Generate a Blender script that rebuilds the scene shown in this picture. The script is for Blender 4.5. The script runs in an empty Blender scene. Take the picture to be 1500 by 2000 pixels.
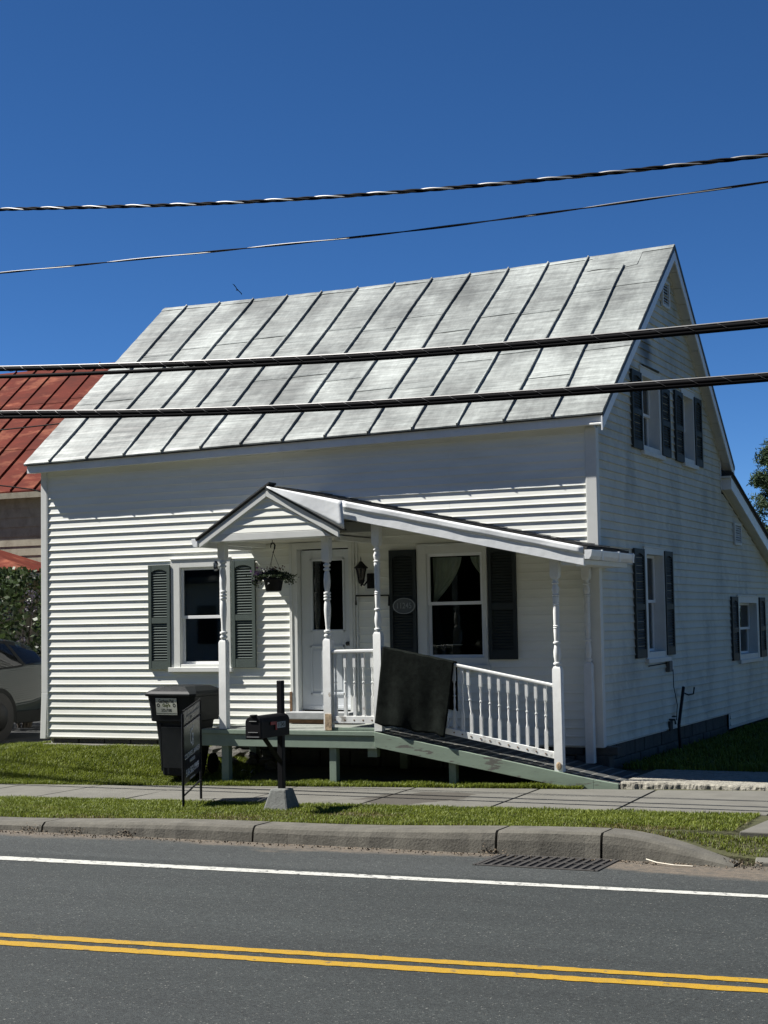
import bpy, math, random
import numpy as np
from mathutils import Vector, Matrix
R = random.Random(7)
NR = np.random.default_rng(11)
SC = bpy.context.scene
COL = SC.collection

# ------------------------------------------------------------------ camera
CAM = (5.5457, -17.8880, 1.4837)
ax_r = Vector((0.90660332, 0.42160304, -0.01792442))
ax_u = Vector((0.04533887, -0.05508887, 0.99745155))
ax_f = Vector((-0.41954118, 0.90510557, 0.06905876))
cd = bpy.data.cameras.new('camera'); cam = bpy.data.objects.new('camera', cd); COL.objects.link(cam)
m = Matrix.Identity(4)
for i in range(3):
    m[i][0] = ax_r[i]; m[i][1] = ax_u[i]; m[i][2] = -ax_f[i]; m[i][3] = CAM[i]
cam.matrix_world = m
cd.sensor_fit = 'VERTICAL'; cd.sensor_height = 36.0; cd.lens = 36.0 * 3099.3 / 2000.0
cd.clip_start = 0.1; cd.clip_end = 3000
SC.camera = cam
# ------------------------------------------------------------------ light
LD = Vector((0.78, 0.25, -1.0)).normalized()          # direction the sunlight travels
elev = math.asin(-LD.z); az = math.atan2(-LD.x, -LD.y)  # sun azimuth clockwise from +Y
w = bpy.data.worlds.new('World'); SC.world = w; w.use_nodes = True
nt = w.node_tree; bg = nt.nodes['Background']
sky = nt.nodes.new('ShaderNodeTexSky'); sky.sky_type = 'NISHITA'; sky.sun_disc = False
sky.sun_elevation = elev; sky.sun_rotation = az % (2 * math.pi)
sky.altitude = 300; sky.air_density = 0.48; sky.dust_density = 0.0; sky.ozone_density = 8.0
hs = nt.nodes.new('ShaderNodeHueSaturation'); hs.inputs['Saturation'].default_value = 1.12
nt.links.new(sky.outputs[0], hs.inputs['Color']); nt.links.new(hs.outputs[0], bg.inputs['Color'])
bg.inputs['Strength'].default_value = 0.060
sl = bpy.data.lights.new('sun', 'SUN'); sl.energy = 5.0; sl.angle = math.radians(0.5); sl.color = (1.0, 0.965, 0.91)
so = bpy.data.objects.new('sun', sl); COL.objects.link(so)
so.rotation_euler = LD.to_track_quat('-Z', 'Y').to_euler(); so.location = (-20, -10, 30)
SC.view_settings.view_transform = 'Standard'; SC.view_settings.look = 'None'
SC.view_settings.exposure = 1.0; SC.view_settings.gamma = 1.0
SC.view_settings.use_curve_mapping = False

# ------------------------------------------------------------------ materials
def mat(name, col, rough=0.6, var=0.0, vscale=6.0, bump=0.0, bscale=60.0, metal=0.0, dirt=None, dirt_amt=0.5,
        dscale=1.5, stretch=(1, 1, 1), spec=0.5, rnd=0.0, col2=None, thr=(0.45, 0.62), coat=0.0, stain=None):
    M = bpy.data.materials.new(name); M.use_nodes = True
    n = M.node_tree.nodes; l = M.node_tree.links; b = n['Principled BSDF']
    b.inputs['Roughness'].default_value = rough; b.inputs['Metallic'].default_value = metal
    b.inputs['Specular IOR Level'].default_value = spec; b.inputs['Coat Weight'].default_value = coat; b.inputs['Coat Roughness'].default_value = 0.012
    tc = n.new('ShaderNodeTexCoord'); mp = n.new('ShaderNodeMapping'); mp.inputs['Scale'].default_value = stretch
    geo = n.new('ShaderNodeNewGeometry'); l.new(geo.outputs['Position'], mp.inputs['Vector'])
    rgb = n.new('ShaderNodeRGB'); rgb.outputs[0].default_value = (*col, 1); cur = rgb.outputs[0]
    def noise(sc, det=5, rg=0.6, vec=None):
        t = n.new('ShaderNodeTexNoise'); t.inputs['Scale'].default_value = sc; t.inputs['Detail'].default_value = det
        t.inputs['Roughness'].default_value = rg; l.new(vec or mp.outputs[0], t.inputs['Vector']); return t.outputs['Fac']
    def mix(fac, a, bb, mode='MIX'):
        x = n.new('ShaderNodeMix'); x.data_type = 'RGBA'; x.blend_type = mode; l.new(fac, x.inputs[0]) if not isinstance(fac, float) else setattr(x.inputs[0], 'default_value', fac)
        l.new(a, x.inputs[6])
        if isinstance(bb, tuple): x.inputs[7].default_value = (*bb, 1)
        else: l.new(bb, x.inputs[7])
        return x.outputs[2]
    def ramp(f, lo, hi, a=0.0, bb=1.0):
        x = n.new('ShaderNodeMapRange'); x.inputs[1].default_value = lo; x.inputs[2].default_value = hi
        x.inputs[3].default_value = a; x.inputs[4].default_value = bb; l.new(f, x.inputs[0]); return x.outputs[0]
    if col2 is not None:
        cur = mix(ramp(noise(vscale * 0.7, 6, 0.65), thr[0], thr[1]), cur, tuple(col2))
    if var > 0:
        f = ramp(noise(vscale, 6, 0.65), 0.3, 0.7, 1 - var, 1 + var)
        h = n.new('ShaderNodeHueSaturation'); l.new(cur, h.inputs['Color']); l.new(f, h.inputs['Value']); cur = h.outputs[0]
    if rnd > 0:
        oi = n.new('ShaderNodeObjectInfo'); f = ramp(oi.outputs['Random'], 0, 1, 1 - rnd, 1 + rnd)
        h = n.new('ShaderNodeHueSaturation'); l.new(cur, h.inputs['Color']); l.new(f, h.inputs['Value']); cur = h.outputs[0]
    if dirt is not None:
        f = ramp(noise(dscale, 8, 0.7), 0.48, 0.78, 0, dirt_amt)
        cur = mix(f, cur, tuple(dirt))
    if stain:
        vm = n.new('ShaderNodeVectorMath'); vm.operation = 'SUBTRACT'; l.new(geo.outputs['Position'], vm.inputs[0]); vm.inputs[1].default_value = stain[0]
        v2 = n.new('ShaderNodeVectorMath'); v2.operation = 'DIVIDE'; l.new(vm.outputs[0], v2.inputs[0]); v2.inputs[1].default_value = stain[1]
        ln_ = n.new('ShaderNodeVectorMath'); ln_.operation = 'LENGTH'; l.new(v2.outputs[0], ln_.inputs[0])
        ad = n.new('ShaderNodeMath'); ad.operation = 'ADD'; l.new(ln_.outputs['Value'], ad.inputs[0]); l.new(ramp(noise(2.0, 5), 0.3, 0.7, -0.25, 0.25), ad.inputs[1])
        cur = mix(ramp(ad.outputs[0], stain[4], 1.0, stain[3], 0.0), cur, stain[2])
    l.new(cur, b.inputs['Base Color'])
    if bump > 0:
        bn = n.new('ShaderNodeBump'); bn.inputs['Strength'].default_value = 1.0; bn.inputs['Distance'].default_value = bump
        l.new(noise(bscale, 4, 0.6), bn.inputs['Height']); l.new(bn.outputs[0], b.inputs['Normal'])
    M['cur'] = 1
    return M

def glass(name, tint=(0.86, 0.9, 0.88), ior=1.5):
    M = bpy.data.materials.new(name); M.use_nodes = True
    n = M.node_tree.nodes; l = M.node_tree.links; n.remove(n['Principled BSDF'])
    tr = n.new('ShaderNodeBsdfTransparent'); tr.inputs[0].default_value = (*tint, 1)
    gl = n.new('ShaderNodeBsdfGlossy'); gl.inputs['Roughness'].default_value = 0.02
    fr = n.new('ShaderNodeFresnel'); fr.inputs[0].default_value = ior
    mx = n.new('ShaderNodeMixShader'); l.new(fr.outputs[0], mx.inputs[0]); l.new(tr.outputs[0], mx.inputs[1]); l.new(gl.outputs[0], mx.inputs[2])
    l.new(mx.outputs[0], n['Material Output'].inputs[0])
    return M

def peel(name, col, under, amt=(0.56, 0.6), scale=9, grime=None, stretch=(1, 1, 1), rough=0.65):
    """old paint flaked off in patches over bare wood"""
    M = mat(name, col, rough, var=0.06, vscale=8, bump=0.0008, bscale=50, col2=under, thr=amt, stretch=stretch, dirt=grime, dirt_amt=0.35, dscale=3)
    return M

VINYL = mat('white_vinyl_siding', (0.80, 0.805, 0.735), 0.45, var=0.045, vscale=2.2, bump=0.0005, bscale=30, dirt=(0.34, 0.34, 0.28), dirt_amt=0.38, dscale=0.9, stretch=(0.4, 0.4, 2.0), rnd=0.012)
VINYLS = mat('weathered_side_siding', (0.60, 0.59, 0.50), 0.55, var=0.10, vscale=1.5, bump=0.0004, bscale=40, dirt=(0.10, 0.115, 0.10), dirt_amt=0.62, dscale=1.1, stretch=(1.1, 1.1, 0.8), rnd=0.03, stain=((0, 2.35, 4.98), (1, .42, .30), (.035, .04, .035), .8, .35))  # side boards: real weathering and mildew, base colour also lowered to deepen shade
TRIM = mat('white_trim_paint', (0.66, 0.67, 0.635), 0.5, var=0.04, vscale=3, dirt=(0.4, 0.4, 0.34), dirt_amt=0.3, dscale=2.5)
METALTRIM = mat('white_aluminium_flashing', (0.80, 0.82, 0.82), 0.35, var=0.03, vscale=2, bump=0.005, bscale=4.5, dirt=(0.4, 0.42, 0.4), dirt_amt=0.3, dscale=3)
OLDPAINT = peel('flaking_white_paint', (0.67, 0.68, 0.655), (0.36, 0.33, 0.28), (0.66, 0.70), 9, (0.35, 0.34, 0.3))
WORNRAIL = peel('worn_white_rail_paint', (0.74, 0.75, 0.72), (0.30, 0.29, 0.26), (0.56, 0.66), 14, (0.25, 0.25, 0.22))
GREENP = peel('faded_green_porch_paint', (0.185, 0.240, 0.185), (0.24, 0.26, 0.22), (0.60, 0.75), 5, (0.05, 0.06, 0.05))
GREENW = peel('peeling_green_ramp_paint', (0.185, 0.240, 0.182), (0.10, 0.10, 0.085), (0.56, 0.60), 9, (0.05, 0.05, 0.04), stretch=(0.5, 1, 2.4))
DECK = mat('worn_grey_deck_boards', (0.20, 0.215, 0.19), 0.8, var=0.2, vscale=5, bump=0.002, bscale=40, stretch=(6, 1, 1))
RAMPB = mat('dark_ramp_boards', (0.045, 0.048, 0.045), 0.8, var=0.25, vscale=9, bump=0.002, bscale=60, rnd=0.15)
RAMPE = mat('pale_board_edges', (0.22, 0.215, 0.19), 0.8, var=0.2, vscale=10)
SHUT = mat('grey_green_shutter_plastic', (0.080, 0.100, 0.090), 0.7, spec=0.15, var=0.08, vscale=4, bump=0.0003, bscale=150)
SHUTD = mat('dark_green_shutter_plastic', (0.016, 0.023, 0.023), 0.6, var=0.1, vscale=5)  # shutter plastic again, shade darkened into the colour for shutters out of sun
BLACK = mat('black_metal', (0.007, 0.007, 0.008), 0.5, spec=0.25, var=0.2, vscale=20)
BLACKP = mat('black_mailbox_plastic', (0.005, 0.005, 0.006), 0.55, spec=0.18, var=0.1, vscale=8, bump=0.0003, bscale=200)
BINP = mat('dark_bin_plastic', (0.006, 0.008, 0.009), 0.5, spec=0.18, var=0.15, vscale=5, bump=0.0004, bscale=120, dirt=(0.03, 0.03, 0.028), dirt_amt=0.4, dscale=4)
DARKROOM = mat('dim_room_plaster', (0.05, 0.045, 0.04), 0.9)  # plaster colour set dark so the rooms behind the panes look unlit
CURT = mat('sheer_curtain', (0.80, 0.80, 0.72), 0.9, var=0.1, vscale=6)
CURTD = mat('window_screen', (0.055, 0.06, 0.062), 0.9)
BLUEC = mat('blue_grey_curtain', (0.25, 0.31, 0.42), 0.9)
GLASS = glass('window_glass')
GLASSD = glass('dark_car_glass', (0.08, 0.09, 0.09))
LAMPG = glass('lantern_glass', (0.35, 0.33, 0.3))
SASH = mat('white_window_sash', (0.80, 0.81, 0.80), 0.4, var=0.02)
DOORM = mat('white_steel_door', (0.62, 0.65, 0.67), 0.4, var=0.02, dirt=(0.45, 0.45, 0.42), dirt_amt=0.2)
SHINGLE = mat('black_asphalt_shingle', (0.055, 0.055, 0.052), 0.95, var=0.3, vscale=30, bump=0.004, bscale=60)
BLOCK = mat('rough_foundation_block', (0.075, 0.072, 0.062), 0.95, var=0.25, vscale=7, bump=0.01, bscale=25, rnd=0.12)
CONC = mat('pale_concrete', (0.122, 0.118, 0.100), 0.92, var=0.12, vscale=3, bump=0.002, bscale=90, dirt=(0.085, 0.08, 0.066), dirt_amt=0.75, dscale=2.2, rnd=0.08, stain=((-1.35, -2.35, -.37), (.62, .62, 1), (0.030, 0.024, 0.016), .72, .92))
CURBM = mat('weathered_curb_concrete', (0.100, 0.094, 0.077), 0.95, var=0.22, vscale=5, bump=0.006, bscale=45, dirt=(0.036, 0.033, 0.026), dirt_amt=0.8, dscale=3.5, rnd=0.05)
APRON = mat('rough_pale_apron_concrete', (0.27, 0.255, 0.21), 0.95, var=0.3, vscale=16, bump=0.014, bscale=38, dirt=(0.07, 0.065, 0.05), dirt_amt=0.75, dscale=12)
SOIL = mat('grassy_soil', (0.042, 0.044, 0.014), 0.95, var=0.4, vscale=10, bump=0.01, bscale=30, dirt=(0.055, 0.044, 0.028), dirt_amt=0.8, dscale=3)
WOODB = mat('rotten_brown_wood', (0.16, 0.09, 0.045), 0.85, var=0.4, vscale=12, bump=0.004, bscale=30, stretch=(1, 1, 5))
BARK = mat('bark', (0.09, 0.075, 0.06), 0.95, var=0.3, vscale=12, bump=0.01, bscale=20)
RUBBER = mat('black_cable_jacket', (0.003, 0.003, 0.004), 0.65, spec=0.04)
STRAND = mat('bare_steel_strand', (0.055, 0.055, 0.058), 0.45, metal=0.0, spec=0.4)
REDM = mat('rusty_red_metal_roof', (0.088, 0.0125, 0.0055), 0.85, var=0.3, vscale=1.6, bump=0.004, bscale=8, col2=(0.19, 0.060, 0.032), thr=(0.52, 0.66), rnd=0.12, stretch=(1, 2.4, 2.4), spec=0.15)
BEIGE = mat('old_beige_clapboard', (0.29, 0.265, 0.20), 0.9, var=0.15, vscale=5, dirt=(0.10, 0.07, 0.045), dirt_amt=0.7, dscale=4, stretch=(1, 1, 0.7))
CARP = mat('grey_green_car_paint', (0.016, 0.022, 0.023), 0.6, metal=0.0, coat=0.62, spec=0.03)
CLAD = mat('dark_car_cladding', (0.010, 0.011, 0.011), 0.7, spec=0.12)
TYRE = mat('tyre_rubber', (0.008, 0.008, 0.008), 0.9, spec=0.08)
RIM = mat('alloy_rim', (0.012, 0.012, 0.012), 0.5, spec=0.15)
REDL = mat('red_plastic', (0.30, 0.012, 0.015), 0.4)
PAPER = mat('white_sticker', (0.42, 0.43, 0.36), 0.6)
PRINTD = mat('dark_print', (0.015, 0.02, 0.015), 0.7)
PRINTY = mat('olive_print', (0.07, 0.085, 0.01), 0.7)
PRINTW = mat('white_print', (0.62, 0.64, 0.66), 0.6)
SIGNM = mat('navy_sign_panel', (0.007, 0.009, 0.020), 0.28)
SIGNR = mat('dark_rider_panel', (0.018, 0.020, 0.024), 0.35)
PLAQ = mat('grey_oval_plaque', (0.085, 0.095, 0.098), 0.6, var=0.1)
PLAQL = mat('plaque_raised_lettering', (0.26, 0.28, 0.28), 0.5)
GALV = mat('cast_iron', (0.045, 0.042, 0.038), 0.7, var=0.3, vscale=20, metal=0.2)
STEELH = mat('bright_handle_metal', (0.55, 0.56, 0.56), 0.3, metal=0.6)

def leafmat(name, c, c2, rough=0.55, trans=0.35):
    M = bpy.data.materials.new(name); M.use_nodes = True
    n = M.node_tree.nodes; l = M.node_tree.links; b = n['Principled BSDF']
    g = n.new('ShaderNodeNewGeometry'); t = n.new('ShaderNodeTexNoise'); t.inputs['Scale'].default_value = 2.3
    l.new(g.outputs['Position'], t.inputs['Vector'])
    wn = n.new('ShaderNodeMath'); wn.operation = 'ADD'; l.new(g.outputs['Random Per Island'], wn.inputs[0]); l.new(t.outputs['Fac'], wn.inputs[1])
    mr = n.new('ShaderNodeMapRange'); mr.inputs[1].default_value = 0.35; mr.inputs[2].default_value = 1.45; l.new(wn.outputs[0], mr.inputs[0])
    x = n.new('ShaderNodeMix'); x.data_type = 'RGBA'; x.inputs[6].default_value = (*c, 1); x.inputs[7].default_value = (*c2, 1)
    l.new(mr.outputs[0], x.inputs[0]); l.new(x.outputs[2], b.inputs['Base Color']); b.inputs['Roughness'].default_value = rough
    b.inputs['Specular IOR Level'].default_value = 0.3
    ts = n.new('ShaderNodeBsdfTranslucent'); l.new(x.outputs[2], ts.inputs[0]); mx = n.new('ShaderNodeMixShader'); mx.inputs[0].default_value = trans
    l.new(b.outputs[0], mx.inputs[1]); l.new(ts.outputs[0], mx.inputs[2]); l.new(mx.outputs[0], n['Material Output'].inputs[0])
    return M
GRASSM = leafmat('grass_blades', (0.058, 0.088, 0.008), (0.215, 0.255, 0.036))
GRASSD = leafmat('dry_grass_blades', (0.07, 0.075, 0.014), (0.16, 0.13, 0.05))
LILAC = leafmat('lilac_leaves', (0.006, 0.014, 0.004), (0.050, 0.076, 0.024), 0.4, 0.2)
LILACF = leafmat('pale_lilac_flowers', (0.035, 0.03, 0.045), (0.10, 0.09, 0.115))
PINEM = leafmat('pine_needles', (0.012, 0.030, 0.012), (0.055, 0.090, 0.035), 0.7, 0.15)
TREEM = leafmat('tree_leaves', (0.02, 0.04, 0.008), (0.08, 0.12, 0.02))
BASKM = leafmat('basket_foliage', (0.014, 0.028, 0.012), (0.055, 0.075, 0.035))
PETAL = leafmat('purple_petals', (0.13, 0.05, 0.16), (0.32, 0.17, 0.34))
PETALP = leafmat('faded_pink_petals', (0.16, 0.10, 0.09), (0.24, 0.17, 0.14))

def roofmat():
    M = bpy.data.materials.new('weathered_silver_roof_paint'); M.use_nodes = True
    n = M.node_tree.nodes; l = M.node_tree.links; b = n['Principled BSDF']
    g = n.new('ShaderNodeNewGeometry'); oi = n.new('ShaderNodeObjectInfo')
    def nz(scale, st, det=6, ro=0.65, off=None):
        mp = n.new('ShaderNodeMapping'); mp.inputs['Scale'].default_value = st; l.new(g.outputs['Position'], mp.inputs['Vector'])
        if off: l.new(off, mp.inputs['Location'])
        t = n.new('ShaderNodeTexNoise'); t.inputs['Scale'].default_value = scale; t.inputs['Detail'].default_value = det; t.inputs['Roughness'].default_value = ro
        l.new(mp.outputs[0], t.inputs['Vector']); return t.outputs['Fac']
    def mr(f, a, bb, c, d):
        x = n.new('ShaderNodeMapRange'); x.inputs[1].default_value = a; x.inputs[2].default_value = bb; x.inputs[3].default_value = c; x.inputs[4].default_value = d
        l.new(f, x.inputs[0]); return x.outputs[0]
    def mul(a, c):
        x = n.new('ShaderNodeMath'); x.operation = 'MULTIPLY'; l.new(a, x.inputs[0]); l.new(c, x.inputs[1]); return x.outputs[0]
    big = mr(nz(0.8, (1, 0.7, 0.7), 7, 0.72), 0.38, 0.63, 1.16, 0.44)
    streak = mr(nz(13.0, (0.10, 1.7, 1.7), 5, 0.7), 0.36, 0.64, 1.16, 0.72)
    down = mr(nz(3.6, (3.4, 0.4, 0.4), 6, 0.75), 0.34, 0.70, 1.08, 0.80)
    st2 = mr(nz(24.0, (0.12, 1.6, 1.6), 4, 0.7), 0.36, 0.64, 1.12, 0.84)
    fine = mr(nz(45, (1, 1, 1), 3, 0.6), 0.3, 0.7, 0.93, 1.07)
    sp = mr(nz(4.5, (1, 1.6, 1.6), 8, 0.85), 0.63, 0.72, 1.0, 0.40)
    rn = mr(oi.outputs['Random'], 0, 1, 0.80, 1.10)
    v = mul(mul(mul(big, streak), mul(down, fine)), mul(mul(sp, st2), rn))
    c = n.new('ShaderNodeMix'); c.data_type = 'RGBA'; c.blend_type = 'MULTIPLY'; c.inputs[0].default_value = 1.0
    c.inputs[6].default_value = (0.318, 0.340, 0.320, 1)
    cc = n.new('ShaderNodeCombineColor'); [l.new(v, cc.inputs[i]) for i in range(3)]; l.new(cc.outputs[0], c.inputs[7])
    l.new(c.outputs[2], b.inputs['Base Color']); b.inputs['Roughness'].default_value = 0.5; b.inputs['Metallic'].default_value = 0.0
    bn = n.new('ShaderNodeBump'); bn.inputs['Distance'].default_value = 0.006; bn.inputs['Strength'].default_value = 0.8
    l.new(nz(8.0, (0.12, 1.9, 1.9), 3, 0.5), bn.inputs['Height']); l.new(bn.outputs[0], b.inputs['Normal'])
    return M
ROOFM = roofmat()

def roadmat():
    M = bpy.data.materials.new('worn_asphalt'); M.use_nodes = True
    n = M.node_tree.nodes; l = M.node_tree.links; b = n['Principled BSDF']
    g = n.new('ShaderNodeNewGeometry'); sx = n.new('ShaderNodeSeparateXYZ'); l.new(g.outputs['Position'], sx.inputs[0])
    def nz(scale, st=(1, 1, 1), det=6, ro=0.65, dim=None):
        mp = n.new('ShaderNodeMapping'); mp.inputs['Scale'].default_value = st; l.new(g.outputs['Position'], mp.inputs['Vector'])
        t = n.new('ShaderNodeTexNoise'); t.inputs['Scale'].default_value = scale; t.inputs['Detail'].default_value = det; t.inputs['Roughness'].default_value = ro
        l.new(mp.outputs[0], t.inputs['Vector']); return t.outputs['Fac']
    def mr(f, a, bb, c=0.0, d=1.0):
        x = n.new('ShaderNodeMapRange'); x.inputs[1].default_value = a; x.inputs[2].default_value = bb; x.inputs[3].default_value = c; x.inputs[4].default_value = d
        l.new(f, x.inputs[0]); return x.outputs[0]
    def mix(f, a, c, mode='MIX'):
        x = n.new('ShaderNodeMix'); x.data_type = 'RGBA'; x.blend_type = mode; l.new(f, x.inputs[0])
        for s, v in ((6, a), (7, c)):
            if isinstance(v, tuple): x.inputs[s].default_value = (*v, 1)
            else: l.new(v, x.inputs[s])
        return x.outputs[2]
    def add(a, c, op='ADD'):
        x = n.new('ShaderNodeMath'); x.operation = op
        for s, v in ((0, a), (1, c)):
            if isinstance(v, float): x.inputs[s].default_value = v
            else: l.new(v, x.inputs[s])
        return x.outputs[0]
    vo = n.new('ShaderNodeTexVoronoi'); vo.inputs['Scale'].default_value = 125; l.new(g.outputs['Position'], vo.inputs['Vector'])
    sep = n.new('ShaderNodeSeparateColor'); l.new(vo.outputs['Color'], sep.inputs[0])
    stone = mr(sep.outputs[0], 0.0, 1.0, 0.45, 1.50)
    spark = mr(sep.outputs[1], 0.97, 0.995, 0.0, 0.7)
    # shoulder is an older, smoother and paler overlay
    sh = mr(add(sx.outputs[1], add(nz(1.5), 0.06, 'MULTIPLY')), -6.12, -6.02)
    base = mix(sh, (0.0275, 0.0318, 0.0305), (0.0385, 0.043, 0.0415))
    path = mr(nz(0.5, (0.25, 1.6, 1)), 0.35, 0.7, 0.78, 1.20)
    base = mix(spark, base, (0.17, 0.17, 0.15))
    cc = n.new('ShaderNodeCombineColor')
    st2 = add(add(stone, path, 'MULTIPLY'), mr(nz(14, (1, 1, 1), 4), 0.3, 0.7, 0.9, 1.1), 'MULTIPLY')
    [l.new(st2, cc.inputs[i]) for i in range(3)]
    x = n.new('ShaderNodeMix'); x.data_type = 'RGBA'; x.blend_type = 'MULTIPLY'; x.inputs[0].default_value = 1; l.new(base, x.inputs[6]); l.new(cc.outputs[0], x.inputs[7]); base = x.outputs[2]
    # grit and sand swept into the gutter, spreading at the right end by the grate
    spread = mr(sx.outputs[0], 1.3, 2.4, 0.0, 0.30)
    gy = add(add(sx.outputs[1], mr(nz(1.6, (0.5, 1, 1), 6, 0.7), 0.3, 0.7, -0.22, 0.22)), spread)
    grit = add(mr(gy, -5.22, -5.02), mr(nz(11, (1, 1, 1), 6, 0.75), 0.3, 0.55, 0.25, 0.95), 'MULTIPLY')
    sand = mix(nz(30, (1, 1, 1), 4), (0.055, 0.044, 0.033), (0.20, 0.165, 0.125))
    base = mix(grit, base, sand)
    l.new(base, b.inputs['Base Color']); b.inputs['Roughness'].default_value = 0.82; b.inputs['Specular IOR Level'].default_value = 0.35
    bn = n.new('ShaderNodeBump'); bn.inputs['Distance'].default_value = 0.0035; bn.inputs['Strength'].default_value = 0.9
    l.new(vo.outputs['Distance'], bn.inputs['Height']); l.new(bn.outputs[0], b.inputs['Normal'])
    return M
ROADM = roadmat()

def linemat(name, col, wear=(0.60, 0.68)):
    return mat(name, col, 0.75, var=0.08, vscale=25, bump=0.003, bscale=90, col2=(0.045, 0.047, 0.05), thr=wear, dirt=(0.1, 0.09, 0.06), dirt_amt=0.3, dscale=18)

# ------------------------------------------------------------------ mesh helpers
class MB:
    def __init__(s): s.v = []; s.f = []
    def poly(s, pts): i = len(s.v); s.v += [tuple(p) for p in pts]; s.f.append(tuple(range(i, i + len(pts)))); return s
    def hexa(s, p):   # 8 points: bottom 4 ccw, top 4 ccw
        i = len(s.v); s.v += [tuple(q) for q in p]
        for q in ((0, 3, 2, 1), (4, 5, 6, 7), (0, 1, 5, 4), (1, 2, 6, 5), (2, 3, 7, 6), (3, 0, 4, 7)): s.f.append(tuple(i + k for k in q))
        return s
    def box(s, x0, x1, y0, y1, z0, z1):
        return s.hexa([(x0, y0, z0), (x1, y0, z0), (x1, y1, z0), (x0, y1, z0), (x0, y0, z1), (x1, y0, z1), (x1, y1, z1), (x0, y1, z1)])
    def prism(s, prof, a, b, ax='x'):
        """closed 2D profile extruded from a to b along an axis"""
        n = len(prof); i = len(s.v)
        def P(u, v, t): return {'x': (t, u, v), 'y': (u, t, v), 'z': (u, v, t)}[ax]
        s.v += [P(u, v, a) for u, v in prof] + [P(u, v, b) for u, v in prof]
        for k in range(n): s.f.append((i + k, i + (k + 1) % n, i + n + (k + 1) % n, i + n + k))
        s.f.append(tuple(i + k for k in reversed(range(n)))); s.f.append(tuple(i + n + k for k in range(n)))
        return s
    def tube(s, pts, r, n=8, cap=True, up=None):
        pts = [Vector(p) for p in pts]; rr = r if isinstance(r, (list, tuple)) else [r] * len(pts); i = len(s.v)
        for k, p in enumerate(pts):
            d = (pts[min(k + 1, len(pts) - 1)] - pts[max(k - 1, 0)]).normalized()
            a = d.cross(Vector((0, 0, 1)) if abs(d.z) < 0.95 else Vector((1, 0, 0))).normalized(); b = d.cross(a)
            for j in range(n):
                t = 2 * math.pi * j / n; q = p + a * math.cos(t) * rr[k] + b * math.sin(t) * rr[k]; s.v.append(tuple(q))
        for k in range(len(pts) - 1):
            for j in range(n):
                s.f.append((i + k * n + j, i + k * n + (j + 1) % n, i + (k + 1) * n + (j + 1) % n, i + (k + 1) * n + j))
        if cap:
            s.f.append(tuple(i + j for j in range(n))); e = i + (len(pts) - 1) * n; s.f.append(tuple(e + j for j in reversed(range(n))))
        return s
    def lathe(s, prof, c=(0, 0, 0), n=16):
        i = len(s.v)
        for r, z in prof:
            for j in range(n):
                t = 2 * math.pi * j / n; s.v.append((c[0] + r * math.cos(t), c[1] + r * math.sin(t), c[2] + z))
        for k in range(len(prof) - 1):
            for j in range(n): s.f.append((i + k * n + j, i + k * n + (j + 1) % n, i + (k + 1) * n + (j + 1) % n, i + (k + 1) * n + j))
        s.f.append(tuple(i + j for j in reversed(range(n)))); e = i + (len(prof) - 1) * n; s.f.append(tuple(e + j for j in range(n)))
        return s
    def grid(s, fn, nu, nv):
        i = len(s.v)
        for a in range(nu + 1):
            for b in range(nv + 1): s.v.append(tuple(fn(a / nu, b / nv)))
        for a in range(nu):
            for b in range(nv):
                k = i + a * (nv + 1) + b; s.f.append((k, k + nv + 1, k + nv + 2, k + 1))
        return s
    def xform(s, M): s.v = [tuple(M @ Vector(p)) for p in s.v]; return s
    def build(s, name, m, parent=None, smooth=False, bevel=0.0, kind=None, solid=0.0, label=None):
        me = bpy.data.meshes.new(name); me.from_pydata(s.v, [], s.f); me.validate(); me.materials.append(m)
        if smooth:
            me.polygons.foreach_set('use_smooth', [True] * len(me.polygons))
            try: me.set_sharp_from_angle(angle=math.radians(40))
            except Exception: pass
        o = bpy.data.objects.new(name, me); COL.objects.link(o)
        if parent is not None: attach(o, parent)
        if bevel > 0:
            b = o.modifiers.new('bevel', 'BEVEL'); b.width = bevel; b.segments = 2; b.limit_method = 'ANGLE'; b.angle_limit = math.radians(35)
        if solid > 0:
            b = o.modifiers.new('solid', 'SOLIDIFY'); b.thickness = solid; b.offset = 0
        if kind: o['kind'] = kind
        if label: o['label'] = label
        return o
WM = {}
def attach(o, p):
    """parent keeping the mesh where it was written in world space"""
    o.parent = p
    o.matrix_parent_inverse = WM.get(p.name, Matrix.Identity(4)).inverted()
def root(name, loc, label, cat, group=None):
    o = bpy.data.objects.new(name, None); COL.objects.link(o); o.location = loc; o.empty_display_size = 0.2
    WM[o.name] = Matrix.Translation(Vector(loc)); o['label'] = label; o['category'] = cat
    if group: o['group'] = group
    return o
def tag(o, label, cat, group=None):
    o['label'] = label; o['category'] = cat
    if group: o['group'] = group
    return o
def copy_tree(o, M, parent=None):
    """copy thing + parts; the copy's root gets matrix M"""
    c = o.copy(); COL.objects.link(c)
    if parent is None: c.matrix_world = M
    else: c.parent = parent; c.matrix_parent_inverse = o.matrix_parent_inverse.copy()
    for ch in list(o.children): copy_tree(ch, None, c)
    return c
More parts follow.
